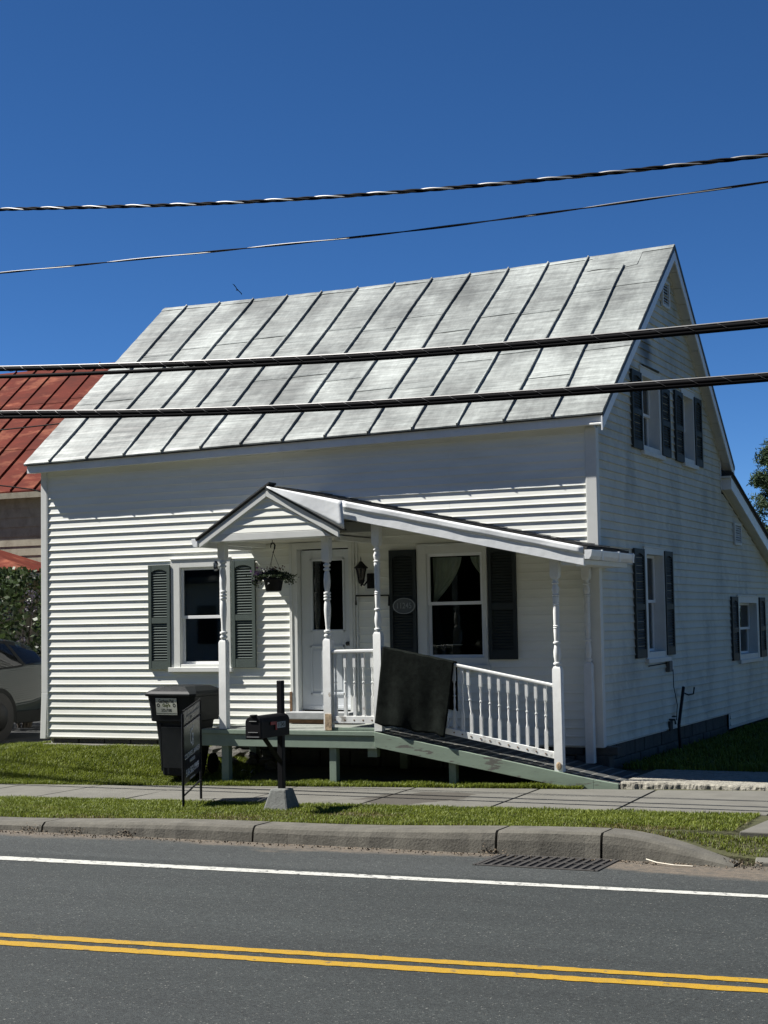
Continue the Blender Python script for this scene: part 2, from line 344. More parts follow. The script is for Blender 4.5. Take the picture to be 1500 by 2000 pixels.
def text(body, size, M, m, parent, name='lettering', ext=0.0006, xs=1.0, bold=0.0, align='CENTER'):
    cu = bpy.data.curves.new(name, 'FONT'); cu.body = body; cu.size = size; cu.align_x = align; cu.align_y = 'CENTER'
    cu.extrude = ext; cu.offset = bold
    t = bpy.data.objects.new('tmp_text', cu); COL.objects.link(t); bpy.context.view_layer.update()
    me = bpy.data.meshes.new_from_object(t); bpy.data.objects.remove(t)
    me.transform(Matrix.Diagonal((xs, 1, 1, 1))); me.transform(M); me.materials.clear(); me.materials.append(m)
    o = bpy.data.objects.new(name, me); COL.objects.link(o); attach(o, parent); return o
def frameM(origin, xd, yd):
    xd = Vector(xd).normalized(); yd = Vector(yd).normalized(); zd = xd.cross(yd).normalized()
    M = Matrix.Identity(4)
    for i in range(3): M[i][0] = xd[i]; M[i][1] = yd[i]; M[i][2] = zd[i]; M[i][3] = origin[i]
    return M
def leaves(name, centers, size, m, parent=None, kind=None, aspect=0.55, squash=1.0, normal_up=0.0):
    """one diamond leaf per centre, random orientation"""
    n = len(centers); c = np.asarray(centers, dtype=np.float64)
    a = NR.normal(size=(n, 3)); a /= np.linalg.norm(a, axis=1)[:, None]
    b = NR.normal(size=(n, 3)); b[:, 2] += normal_up; b -= a * (a * b).sum(1)[:, None]; b /= np.linalg.norm(b, axis=1)[:, None]
    s = size * NR.uniform(0.6, 1.3, n)[:, None]
    q = np.stack([c - a * s * 0.5, c + np.cross(a, b) * s * aspect * 0.5, c + a * s * 0.5, c - np.cross(a, b) * s * aspect * 0.5], 1).reshape(-1, 3)
    me = bpy.data.meshes.new(name); me.vertices.add(4 * n); me.vertices.foreach_set('co', q.ravel())
    me.loops.add(4 * n); me.loops.foreach_set('vertex_index', np.arange(4 * n, dtype=np.int32))
    me.polygons.add(n); me.polygons.foreach_set('loop_start', np.arange(0, 4 * n, 4, dtype=np.int32))
    me.update(calc_edges=True); me.materials.append(m)
    o = bpy.data.objects.new(name, me); COL.objects.link(o)
    if parent is not None: attach(o, parent)
    if kind: o['kind'] = kind
    return o

# ------------------------------------------------------------------ terrain
def sstep(t): t = min(1, max(0, t)); return t * t * (3 - 2 * t)
def gside(x): return -0.375 + 0.018 * min(6, max(-12, x))
def ghouse(x):
    pts = [(-12, -0.21), (-9, -0.20), (-8, -0.135), (-5.2, -0.125), (-4.2, -0.30), (0, -0.30), (6, -0.33)]
    if x <= pts[0][0]: return pts[0][1]
    for (a, b), (c, d) in zip(pts, pts[1:]):
        if x <= c: return b + (d - b) * (x - a) / (c - a)
    return pts[-1][1]
def swb(x): return -1.28 + 0.01 * x             # sidewalk back edge
def swf(x): return -3.14 - 0.055 * x            # sidewalk front edge
def H(x, y):
    if y < -4.6: return -0.60
    gs = gside(x)
    if y < -1.35: return gs
    return gs + (ghouse(x) - gs) * sstep((y + 1.35) / 1.2)

g = MB()
xs = [-400, -120, -40, -20] + [-14 + 0.5 * i for i in range(49)] + [14, 20, 40, 120, 400]
ys = [-4.53, -4.52, -4.4, -3.5, -2.5, -1.8, -1.4, -1.2, -1.0, -0.8, -0.6, -0.4, -0.2, 0, 0.3, 1, 2, 4, 8, 16, 40, 120, 500]
i0 = 0
for x in xs:
    t_ = min(1.0, max(0.0, (x - 1.47) / 1.15)); sh_ = -0.27 * t_ ** 1.7
    for y in ys:
        if y <= -4.5: yy = y + sh_; zz = H(x, y) * (1 - t_ ** 1.6) + (-0.50) * t_ ** 1.6 - 0.01; zz = -0.62 if y == ys[0] else zz
        else: yy = y + (sh_ * .5 if y == -4.4 else 0); zz = H(x, y) - (0.06 * t_ if y == -4.4 else 0)
        g.v.append((x, yy, zz))
for a in range(len(xs) - 1):
    for b in range(len(ys) - 1):
        k = a * len(ys) + b; g.f.append((k, k + len(ys), k + len(ys) + 1, k + 1))
o = g.build('ground', SOIL, smooth=True, kind='structure')
g = MB(); g.poly([(-400, -400, -0.56), (400, -400, -0.56), (400, -14.6, -0.56), (-400, -14.6, -0.56)])
g.build('far_side_ground', SOIL, kind='structure')
g = MB(); g.poly([(-400, -14.6, -0.54), (400, -14.6, -0.54), (400, -4.86, -0.54), (-400, -4.86, -0.54)])
road = g.build('road', ROADM, kind='structure')
def strip(name, m, xl, y0l, y1l, xr, y0r, y1r, z, x0=-60, x1=40, seg=60, ragged=0.006):
    b = MB(); ml0 = (y0r - y0l) / (xr - xl); ml1 = (y1r - y1l) / (xr - xl)
    pts = []
    xx = x0
    while xx <= x1:
        r0 = R.uniform(-ragged, ragged); r1 = R.uniform(-ragged, ragged)
        pts.append(((xx, y0l + ml0 * (xx - xl) + r0, z), (xx, y1l + ml1 * (xx - xl) + r1, z)))
        xx += 0.06 if -6 < xx < 6 else 1.0
    i = 0
    for p, q in pts: b.v += [p, q]
    for k in range(len(pts) - 1): b.f.append((2 * k, 2 * k + 2, 2 * k + 3, 2 * k + 1))
    return b.build(name, m, road)
strip('edge_line', linemat('white_road_paint', (0.44, 0.44, 0.40), (0.55, 0.66)), -3.55, -6.36, -6.545, 3.13, -6.176, -6.29, -0.536)
YEL = linemat('yellow_road_paint', (0.335, 0.195, 0.003), (0.60, 0.70))
strip('centre_line', YEL, -1.3, -9.235, -9.355, 3.67, -8.862, -8.955, -0.536, ragged=0.009)
strip('centre_line', YEL, -1.15, -9.445, -9.575, 3.71, -9.075, -9.185, -0.536, ragged=0.009)
# sidewalk slabs
swr = bpy.data.objects.new('sidewalk', None); COL.objects.link(swr); swr['kind'] = 'structure'
jx = [-22, -20.3, -18.6, -17, -15.3, -13.6, -12, -10.3, -8.8, -7.2, -6.05, -4.75, -3.25, -1.75, -0.28, 1.02, 2.5, 4.0, 5.5, 7, 8.5, 10]
for a, b in zip(jx, jx[1:]):
    q = MB(); gp = 0.012; sk = 0.10 if a > -6 else 0.0
    dz = R.uniform(-0.004, 0.004)
    A = (a + gp); B = (b - gp)
    def zz(x): return gside(x) + 0.012 + dz
    q.hexa([(A + sk * .5, swf(a), zz(A) - .1), (B + sk * .5, swf(b), zz(B) - .1), (B - sk * .5, swb(b), zz(B) - .1), (A - sk * .5, swb(a), zz(A) - .1),
            (A + sk * .5, swf(a), zz(A)), (B + sk * .5, swf(b), zz(B)), (B - sk * .5, swb(b), zz(B)), (A - sk * .5, swb(a), zz(A))])
    q.build('sidewalk_slab', CONC, swr, bevel=0.006)
# curb blocks
cur = bpy.data.objects.new('curb', None); COL.objects.link(cur); cur['kind'] = 'structure'
cj = [-30, -24, -18, -12, -9, -6.4, -4.3, -1.9, 0.52, 1.47, 2.62]
def curb_top(x):
    z = gside(x) + 0.015 + 0.01 * math.sin(1.7 * x)
    if x > 1.47: t = (x - 1.47) / 1.15; z = z * (1 - t ** 1.6) + (-0.525) * t ** 1.6
    return z
for a, b in zip(cj, cj[1:]):
    q = MB(); n = max(4, int((b - a) / 0.12)); gp = 0.012
    base = len(q.v); rows = []
    for k in range(n + 1):
        x = a + gp + (b - a - 2 * gp) * k / n; zt = curb_top(x); sh = 0.0
        if x > 1.47: sh = -0.30 * ((x - 1.47) / 1.15) ** 1.7
        wob = R.uniform(-0.006, 0.006)
        yb = -4.50 + sh * 0.9; yf = -4.85 + sh * 0.5 + wob
        rows.append([(x, yb, -0.62), (x, yb, zt), (x, yf + 0.035, zt + R.uniform(-0.003, 0.003)), (x, yf + 0.008, zt - 0.02), (x, yf - 0.01, zt * .6 + -0.54 * .4), (x, yf - 0.03, -0.60)])
    for r in rows: q.v += r
    for k in range(n):
        for j in range(5): q.f.append((6 * k + j, 6 * k + 6 + j, 6 * k + 7 + j, 6 * k + j + 1))
    q.f.append(tuple(range(6))); q.f.append(tuple(6 * n + j for j in reversed(range(6))))
    q.build('curb_block', CURBM, cur, smooth=False)
# apron slabs by the right edge of the picture
ap = bpy.data.objects.new('driveway_apron', None); COL.objects.link(ap); ap['kind'] = 'structure'
q = MB(); q.hexa([(2.50, -4.40, -.5), (5.6, -4.6, -.5), (5.6, -3.32, -.5), (2.62, -3.5, -.5), (2.54, -4.42, -.325), (5.6, -4.6, -.325), (5.6, -3.32, -.27), (2.66, -3.5, -.305)]); q.build('apron_slab', CONC, ap, bevel=0.01)
q = MB(); q.hexa([(2.74, -4.86, -.62), (7, -4.86, -.62), (7, -4.66, -.62), (2.70, -4.66, -.62), (2.76, -4.86, -.505), (7, -4.86, -.505), (7, -4.66, -.47), (2.72, -4.66, -.47)]); q.build('apron_curb', CONC, ap, bevel=0.01)
# rough concrete pad at the foot of the ramp
pad = bpy.data.objects.new('concrete_pad', None); COL.objects.link(pad); pad['kind'] = 'structure'
q = MB(); nxp = 440
def lipy(x): return -1.13 + .016 * math.sin(5.3 * x + 1) + .010 * math.sin(17 * x) + .006 * math.sin(41 * x + 2) + .003 * math.sin(97 * x)
nz0 = [[R.gauss(0, 1) for _ in range(8)] for _ in range(nxp + 7)]
nz_ = [[sum(nz0[a + k][c] for k in range(6)) / 2.6 for c in range(8)] for a in range(nxp + 1)]
rows_ = 60
for a in range(nxp + 1):
    x = 0.54 + 4.4 * a / nxp
    q.v.append((x, lipy(x) - .012 + .003 * nz_[a][0], -.40)); q.v.append((x, lipy(x) - .006 + .004 * nz_[a][1], -.335 + .006 * nz_[a][2])); q.v.append((x, lipy(x) + .004 * nz_[a][3], -.305 + .003 * nz_[a][4]))
    for b in range(rows_ + 1):
        t = (b / rows_) ** 1.5
        q.v.append((x, lipy(x) + .012 + (0.36 - lipy(x)) * t, -.284 - .004 * x + R.gauss(0, .0012) - (.004 if b == 0 else 0)))
w_ = rows_ + 4
for a in range(nxp):
    for b in range(w_ - 1): k = a * w_ + b; q.f.append((k, k + w_, k + w_ + 1, k + 1))
q.build('pad_slab', APRON, pad, smooth=False)
q = MB(); q.box(0.54, 4.9, -1.12, 0.28, -0.6, -0.375); q.build('pad_core', APRON, pad)

# ------------------------------------------------------------------ grass
def blades(name, n, xr, yf, hgt, m, parent=None, dens=None, lean=0.5, zoff=0.0, wid=0.006):
    x = NR.uniform(xr[0], xr[1], n * 2); v = NR.uniform(0, 1, n * 2)
    P = []
    for a, b in zip(x, v):
        y0, y1 = yf(a)
        y = y0 + (y1 - y0) * b
        if dens is None or NR.random() < dens(a, y): P.append((a, y, Hv(a, y) + zoff))
        if len(P) >= n: break
    P = np.array(P); n = len(P)
    clump = 0.5 + 0.5 * np.sin(P[:, 0] * 7.1 + np.sin(P[:, 1] * 9.3) * 2) * np.sin(P[:, 1] * 11 + P[:, 0] * 2.3)
    h = hgt * NR.uniform(0.5, 1.25, n) * (0.75 + 0.5 * clump)
    an = NR.uniform(0, 2 * math.pi, n); d = np.stack([np.cos(an), np.sin(an), np.zeros(n)], 1)
    pr = np.stack([-np.sin(an), np.cos(an), np.zeros(n)], 1); L = NR.uniform(0.1, lean * 2, n)
    up = np.zeros((n, 3)); up[:, 2] = 1
    ww = wid * NR.uniform(0.6, 1.4, n)[:, None]
    p0 = P - pr * ww; p1 = P + pr * ww
    mid = P + up * (h * 0.6)[:, None] + d * (h * L * 0.25)[:, None]
    p2 = mid + pr * ww * 0.7; p3 = mid - pr * ww * 0.7
    tip = P + up * (h * np.clip(1 - 0.25 * L, .4, 1))[:, None] + d * (h * L * 0.8)[:, None]
    V = np.stack([p0, p1, p2, p3, tip], 1).reshape(-1, 3)
    me = bpy.data.meshes.new(name); me.vertices.add(5 * n); me.vertices.foreach_set('co', V.ravel())
    idx = np.arange(n)[:, None] * 5 + np.array([0, 1, 2, 3, 3, 2, 4])[None, :]
    me.loops.add(7 * n); me.loops.foreach_set('vertex_index', idx.ravel().astype(np.int32))
    ls = np.stack([np.arange(n) * 7, np.arange(n) * 7 + 4], 1).ravel().astype(np.int32)
    me.polygons.add(2 * n); me.polygons.foreach_set('loop_start', ls); me.update(calc_edges=True); me.materials.append(m)
    o = bpy.data.objects.new(name, me); COL.objects.link(o); o['kind'] = 'stuff'
    return o
def tw(x): return min(1.0, max(0.0, (x - 1.47) / 1.15))
def Hv(x, y):
    t = tw(x)
    if y > -4.4 or t <= 0: return H(max(x, -400), max(y, -4.59)) if y > -4.6 else H(x, -4.5)
    sh = -0.27 * t ** 1.7; ya = -4.4 + sh * .5; yb = -4.52 + sh
    za = H(x, -4.4) - .06 * t; zb = H(x, -4.5) * (1 - t ** 1.6) - .5 * t ** 1.6 - .01
    u = min(1, max(0, (ya - y) / max(1e-3, ya - yb))); return za + (zb - za) * u
def bare(x, y):
    if x > 2.48 and y > -4.44: return 0.0   # thin worn patches on the verge near the mailbox
    d = math.exp(-(((x + 1.9) / 0.9) ** 2 + ((y + 3.9) / 0.35) ** 2)) * 0.8 + math.exp(-(((x - 2.2) / 0.5) ** 2 + ((y + 3.9) / 0.4) ** 2)) * 0.6
    edge = 0.45 if y < -4.2 else 0
    edge += 0.6 * max(0, math.sin(x * 2.3 + 1.1) * math.sin(y * 5 + x))
    return max(0.06, 1 - d - edge)
go = blades('verge_grass', 105000, (-7.2, 3.1), lambda x: (-4.50 - .24 * tw(x) ** 1.7, swf(x) + 0.02), 0.038, GRASSM, dens=bare, wid=.0036)
tag(go, 'short green grass strip between the curb and the sidewalk', 'grass')
def lawn_d(x, y):
    if x > -4.3: return 1.0 if y < -1.05 else 0.25
    return 1.0
go = blades('lawn_grass', 130000, (-12.5, -4.2), lambda x: (swb(x) - 0.02, (-0.05 if x > -8.1 else 0.6)), 0.055, GRASSM, dens=lawn_d, wid=.004)
tag(go, 'green lawn between the sidewalk and the white house', 'grass')
go = blades('ramp_edge_grass', 17000, (-4.3, 0.15), lambda x: (swb(x) - 0.03, swb(x) + (0.20 if x < -1.2 else 0.07)), 0.065, GRASSM)
tag(go, 'narrow green grass fringe along the sidewalk in front of the porch', 'grass')
go = blades('side_yard_grass', 26000, (0.1, 2.6), lambda x: (0.35, 9.0), 0.08, GRASSM, wid=0.01)
tag(go, 'shaded lawn in the side yard right of the white house', 'grass')
go = blades('dry_grass', 15000, (-7.2, 3.2), lambda x: (-4.50 - .24 * tw(x) ** 1.7, -3.6), 0.03, GRASSD, lean=0.9, wid=.004, dens=lambda x, y: 0 if (x > 2.48 and y > -4.44) else (.35 + .65 * max(0, math.sin(x * 2.3 + 1.1) * math.sin(y * 5 + x))))
tag(go, 'dry yellowish grass tufts along the back of the curb', 'grass')
# curb weeds and gutter litter
pts = []
for cx in (-4.4, -3.9, -3.3, 2.66, 2.7, 0.5):
    for _ in range(70): pts.append((cx + R.gauss(0, .07), -4.9 + R.gauss(0, .02), -0.53 + abs(R.gauss(0, .03))))
for _ in range(1300):
    x = R.uniform(-7, 3); pts.append((x, -4.93 - abs(R.gauss(0, .07)), -0.537 + R.uniform(0, .006)))
go = leaves('gutter_debris', pts, 0.022, mat('dry_leaf_litter', (0.14, 0.11, 0.075), 0.9, var=0.4, vscale=40), kind='stuff')
tag(go, 'dry leaves and grit lying in the gutter below the curb', 'debris')

# ------------------------------------------------------------------ THE WHITE HOUSE
house = root('white_house', (0, 0, -0.3), 'white clapboard house with a grey standing seam metal roof and green shutters', 'house')
E_ = 0.1016
XL = -7.947
def zf_top(y, x=0.168):   # front slope top surface
    t = (x + 8.12) / 8.285
    ze = 3.75 + 0.125 * t; zr = 6.545 + 0.055 * t - 0.058 * math.sin(math.pi * min(1, max(0, t)))
    return ze + (zr - ze) * (y + 0.20) / 3.60
def zr_top(y): return 6.60 - (y - 3.40) * (6.60 - 3.79) / 3.31
def lean_y(z): return 6.33 + (3.43 - z) / 0.315
THK = 0.15
# front openings  (x0,x1,z0,z1)
FO = [(-5.73, -5.09, 0.97, 2.25), (-3.975, -3.235, 0.36, 2.43), (-2.19, -1.44, 1.03, 2.31)]
FC = [(-5.86, -4.955, 0.93, 2.35), (-4.085, -3.155, 0.24, 2.505), (-2.305, -1.385, 0.94, 2.41)]   # incl. casing
SO = [(2.02, 2.84, 1.03, 2.30), (2.05, 2.85, 3.70, 4.62), (4.16, 4.74, 3.72, 4.62), (7.36, 8.68, 0.86, 1.69)]
SCs = [(1.90, 2.93, 0.95, 2.38), (1.97, 2.95, 3.63, 4.72), (4.08, 4.82, 3.65, 4.72), (7.25, 8.82, 0.78, 1.79)]
def cut(lo, hi, z, ops):
    """intervals of [lo,hi] not inside an opening at height z"""
    seg = [(lo, hi)]
    for a, b, c, d in ops:
        if c <= z < d:
            ns = []
            for s, e in seg:
                if b <= s or a >= e: ns.append((s, e)); continue
                if a > s: ns.append((s, a))
                if b < e: ns.append((b, e))
            seg = ns
    return seg
# structural wall (sheathing behind the boards)
def wallbox(parts, ops, axis):
    b = MB(); lo, hi, z0, z1 = parts
    zs = sorted({z0, z1} | {z for o_ in ops for z in o_[2:4] if z0 < z < z1})
    for a, c in zip(zs, zs[1:]):
        for s, e in cut(lo, hi, (a + c) / 2, ops):
            if axis == 'x': b.box(s, e, 0.006, 0.12, a, c)
            else: b.box(-0.12, -0.006, s, e, a, c)
    return b
wf = wallbox((XL + 0.02, -0.125, -0.02, 3.78), FO, 'x').build('front_wall', TRIM, house)
wb = wallbox((0.0, 6.5, -0.02, 3.62), SO, 'y')
zc = [3.62 + 0.1 * i for i in range(31)]
for a, c in zip(zc, zc[1:]):
    def yy(z): return max(0.0, -0.20 + (z + THK - 3.875) / 0.757), 3.40 + (6.60 - z - THK) / 0.849
    (p0, p1), (q0, q1) = yy(a), yy(c); p1 = min(p1, 6.42); q1 = min(q1, 6.42)
    if q1 <= q0: break
    for s, e in cut(0, 20, (a + c) / 2, [o_ for o_ in SO if o_[2] > 3]):
        a0, a1, b0, b1 = max(p0, s), min(p1, e), max(q0, s), min(q1, e)
        if a1 > a0 and b1 > b0: wb.hexa([(-.12, a0, a), (-.006, a0, a), (-.006, a1, a), (-.12, a1, a), (-.12, b0, c), (-.006, b0, c), (-.006, b1, c), (-.12, b1, c)])
zs = [-0.25 + 0.15 * i for i in range(25)]
for a, c in zip(zs, zs[1:]):
    if c > 3.45: break
    for s, e in cut(6.5, 30, (a + c) / 2, [SO[3]]):
        e0, e1 = min(e, lean_y(a), 11.5), min(e, lean_y(c), 11.5)
        if e1 > s: wb.hexa([(-.12, s, a), (-.006, s, a), (-.006, e0, a), (-.12, e0, a), (-.12, s, c), (-.006, s, c), (-.006, e1, c), (-.12, e1, c)])
ws = wb.build('side_wall', TRIM, house)
q = MB(); q.box(XL + .03, XL + .12, 0.13, 6.5, -0.1, 3.78); q.box(XL, -.13, 6.4, 6.5, -0.1, 3.62); q.hexa([(XL, 0.2, 3.6), (XL + .1, .2, 3.6), (XL + .1, 6.4, 3.6), (XL, 6.4, 3.6), (XL, 3.3, 6.35), (XL + .1, 3.3, 6.35), (XL + .1, 3.5, 6.35), (XL, 3.5, 6.35)])
q.box(XL, -.13, 11.3, 11.5, -.3, 1.8)
q.build('rear_wall', TRIM, house)
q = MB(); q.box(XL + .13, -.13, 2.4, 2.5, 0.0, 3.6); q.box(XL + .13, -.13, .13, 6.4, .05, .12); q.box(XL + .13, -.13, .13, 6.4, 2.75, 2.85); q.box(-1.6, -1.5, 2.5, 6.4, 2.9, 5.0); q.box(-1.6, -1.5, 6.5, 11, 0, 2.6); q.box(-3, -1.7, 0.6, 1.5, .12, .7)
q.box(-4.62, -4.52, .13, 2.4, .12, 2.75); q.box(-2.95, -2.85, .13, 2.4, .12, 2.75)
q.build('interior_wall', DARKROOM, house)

# siding boards: real overlapping courses
def board_prof(o, z):   # outward distance, height
    return [(0.000, z + E_ + 0.010), (0.0015, z + E_ + 0.010), (0.0048, z + 0.060), (0.0108, z + 0.020), (0.0160, z + 0.003), (0.0140, z - 0.001), (0.0, z)]
def board(axis, s0, s1, e0, e1, z, m, parent):
    """board from s..e; s0/e0 at bottom, s1/e1 at top (slanted ends)"""
    n = max(1, int((e0 - s0) / 0.45)); b = MB(); prof = board_prof(0, z); P = len(prof)
    for k in range(n + 1):
        t = k / n; wob = R.uniform(-0.0007, 0.0007) if 0 < k < n else 0; dzz = R.uniform(-0.0009, 0.0009)
        for d, h in prof:
            if axis == 'y': d = d * 1.35
            th = (h - z) / E_; th = min(1, max(0, th))
            a = s0 + (s1 - s0) * th; c = e0 + (e1 - e0) * th
            u = a + (c - a) * t; dd = d + (wob if d > 0 else 0)
            b.v.append((u, -dd, h + dzz) if axis == 'x' else (dd, u, h + dzz))
    for k in range(n):
        for j in range(P): b.f.append((k * P + j, k * P + P + j, k * P + P + (j + 1) % P, k * P + (j + 1) % P))
    b.f.append(tuple(range(P))); b.f.append(tuple(n * P + j for j in reversed(range(P))))
    return b.build('siding_board', m, parent)
def split_runs(a, b, row):
    out = []; x = a; L = 3.7 if row % 2 else 2.3
    while b - x > L + 0.6: out.append((x, x + L)); x += L + 0.002; L = 3.7
    out.append((x, b)); return out
for row in range(0, 37):
    z = row * E_
    lim = 3.66
    if z > 3.66: break
    xr = -0.115
    for s, e in cut(XL + 0.088, xr, z + E_ / 2, [(a, b_, c, d) for a, b_, c, d in FC]):
        if e - s < 0.02: continue
        for a, b_ in (split_runs(s, e, row) if e - s > 4.4 else [(s, e)]): board('x', a, a, b_, b_, z, VINYL, wf)
for row in range(-2, 63):
    z = row * E_; zt = z + E_; zm = z + E_ / 2
    if z < -0.001:
        base = (6.56, 6.56, lean_y(z), lean_y(zt))
    elif zt < 3.42: base = (0.082, 0.082, lean_y(z), lean_y(zt))
    else:
        y0 = max(0.082 if z < 3.72 else 0.0, -0.20 + (z + THK - 3.875) / 0.757); y1 = max(0.082 if z < 3.72 else 0.0, -0.20 + (zt + THK - 3.875) / 0.757)
        u0 = min(6.39, 3.40 + (6.60 - z - THK) / 0.849); u1 = min(6.39, 3.40 + (6.60 - zt - THK) / 0.849)
        if u1 - y1 < 0.02: break
        base = (y0, y1, u0, u1)
    s0, s1, e0, e1 = base; e0 = min(e0, 11.4); e1 = min(e1, 11.4)
    for s, e in cut(min(s0, s1), max(e0, e1), zm, SCs):
        A0 = s0 if s == min(s0, s1) else s; A1 = s1 if s == min(s0, s1) else s
        B0 = e0 if e == max(e0, e1) else e; B1 = e1 if e == max(e0, e1) else e
        if B0 - A0 < 0.05: continue
        if B0 - A0 > 4.2:
            mdl = A0 + (2.55 if row % 2 else 3.35)
            board('y', A0, A1, mdl, mdl, z, VINYLS, ws); board('y', mdl + .003, mdl + .003, B0, B1, z, VINYLS, ws)
        else: board('y', A0, A1, B0, B1, z, VINYLS, ws)
lw = MB(); lw.box(XL + .006, XL + .02, .1, 6.4, -.02, 3.7); lwo = lw.build('left_wall', TRIM, house)
for row in range(0, 36):
    z = row * E_; b = MB(); pr = board_prof(0, z)
    b.prism([(0, 0)], 0, 0) if False else None
    n_ = len(pr); b.v += [(XL + .006 - d * 1.7, .1, h) for d, h in pr] + [(XL + .006 - d * 1.7, 6.4, h) for d, h in pr]
    for j_ in range(n_): b.f.append((j_, (j_ + 1) % n_, n_ + (j_ + 1) % n_, n_ + j_))
    b.f.append(tuple(range(n_))); b.f.append(tuple(n_ + j_ for j_ in reversed(range(n_)))); b.build('siding_board', VINYL, lwo)
# corner boards
for a, b_, s in ((XL - 0.018, XL + 0.082, 'l'), (-0.112, 0.022, 'r')):
    q = MB()
    if s == 'l': q.hexa([(a - .026, -.024, -.03), (b_ - .03, -.024, -.03), (b_ - .03, .1, -.03), (a - .026, .1, -.03), (a, -.024, .6), (b_, -.024, .6), (b_, .1, .6), (a, .1, .6)]); q.box(a, b_, -.024, .1, .6, 3.66)
    else: q.box(a, b_, -.026, .078, -0.02, 3.72)
    q.build('corner_board', TRIM, house, bevel=0.006)
# J channel beside boards at the corners
q = MB(); q.box(XL + 0.082, XL + 0.089, -.022, 0, 0, 3.64); q.box(-.118, -.112, -.022, 0, 0, 3.7); q.box(0, .02, .078, .084, 0, 3.7); q.build('siding_trim_channel', TRIM, house)
# foundation blocks
for x0 in [XL + .05 + 0.42 * i for i in range(19)]:
    q = MB(); j = R.uniform(0, .012); q.box(x0, x0 + .405, .02 - j, .2, -.42, -.115 + R.uniform(-.01, .01)); q.build('foundation_block', BLOCK, house, bevel=.012)
    q = MB(); q.box(x0 + .1, x0 + .505, .03 - j, .2, -.11, -.012); q.build('foundation_block', BLOCK, house, bevel=.012)
for y0 in [0.03 + 0.41 * i for i in range(16)]:
    q = MB(); j = R.uniform(0, .012); q.box(-.2, -.03 + j, y0, y0 + .395, -.5, -.20); q.build('foundation_block', BLOCK, house, bevel=.012)
    q = MB(); q.box(-.2, -.035 + j, y0 + .2, y0 + .595, -.195, -.015); q.build('foundation_block', BLOCK, house, bevel=.012)
q = MB(); q.box(-.1, .0, 6.5, 6.56, -.25, 0); q.build('foundation_post', TRIM, house)
q = MB(); q.box(XL + .05, -4.9, -.10, .02, -.3, -.085); q.build('foundation_ledge', CONC, house, bevel=.02)

# main roof ----------------------------------------------------------
roof = MB()
def P3(x, y, dz=0.0): return (x, y, zf_top(y, x) + dz)
XA, XB = -8.12, 0.168
for k_ in range(12):
    xa_, xb_ = XA + (XB - XA) * k_ / 12, XA + (XB - XA) * (k_ + 1) / 12
    roof.hexa([P3(xa_, -.19, -.045), P3(xb_, -.19, -.045), P3(xb_, 3.4, -.045), P3(xa_, 3.4, -.045), P3(xa_, -.19, -.012), P3(xb_, -.19, -.012), P3(xb_, 3.4, -.012), P3(xa_, 3.4, -.012)])
def Q3(x, y, dz=0.0): return (x, y, zr_top(y) - 0.055 * (1 - (x + 8.12) / 8.285) + dz - 0.058 * math.sin(math.pi * min(1, max(0, (x + 8.12) / 8.285))) * max(0, 1 - (y - 3.4) / 3.3))
for k_ in range(12):
    xa_, xb_ = XA + (XB - XA) * k_ / 12, XA + (XB - XA) * (k_ + 1) / 12
    roof.hexa([Q3(xa_, 3.4, -.045), Q3(xb_, 3.4, -.045), Q3(xb_, 6.71, -.045), Q3(xa_, 6.71, -.045), Q3(xa_, 3.4, 0), Q3(xb_, 3.4, 0), Q3(xb_, 6.71, 0), Q3(xa_, 6.71, 0)])
rf = roof.build('metal_roof', mat('dark_roof_edge', (0.035, 0.037, 0.036), 0.7), house)
seam_x = [-7.685 + 0.603 * i for i in range(13)]
edges = [XA] + seam_x + [XB]
for i, (a, b_) in enumerate(zip(edges, edges[1:])):
    j1, j2 = .30 + R.uniform(-.10, .10), .66 + R.uniform(-.10, .10)
    for t0, t1 in ((0, j1), (j1, j2), (j2, 1)):
        q = MB(); nu, nv = 5, 26; ph = R.uniform(0, 6)
        def pf(u, v):
            x = a + 0.004 + (b_ - a - 0.008) * u; w_ = t0 + (t1 - t0 + (.004 if t1 < 1 else 0)) * v; y = -0.207 + 3.612 * w_
            wav = 0.0022 * math.sin(v * 41 + ph + 1.5 * math.sin(3 * u)) + 0.003 * math.sin(v * 13 + ph * 2) * math.sin(math.pi * u)
            edge = 0.0012 * math.sin(u * 9 + ph) if w_ == 0 else 0
            lap = 0.0045 if v == 0 and t0 > 0 else 0.0
            return P3(x, y + edge + (-.003 * math.sin(4 * u + ph) if lap else 0), 0.006 + (wav if v < 1 else wav - .004) + lap - (0.006 if w_ == 0 else 0))
        q.grid(pf, nu, nv)
        i0 = len(q.v)
        for k in range(nu + 1):
            p = q.v[k * (nv + 1)]; q.v.append((p[0], p[1] + (.003 if t0 == 0 else .001), p[2] - (0.018 if t0 == 0 else .006)))
        for k in range(nu): q.f.append((k * (nv + 1), i0 + k, i0 + k + 1, (k + 1) * (nv + 1)))
        q.build('roof_panel', ROOFM, rf, smooth=False)
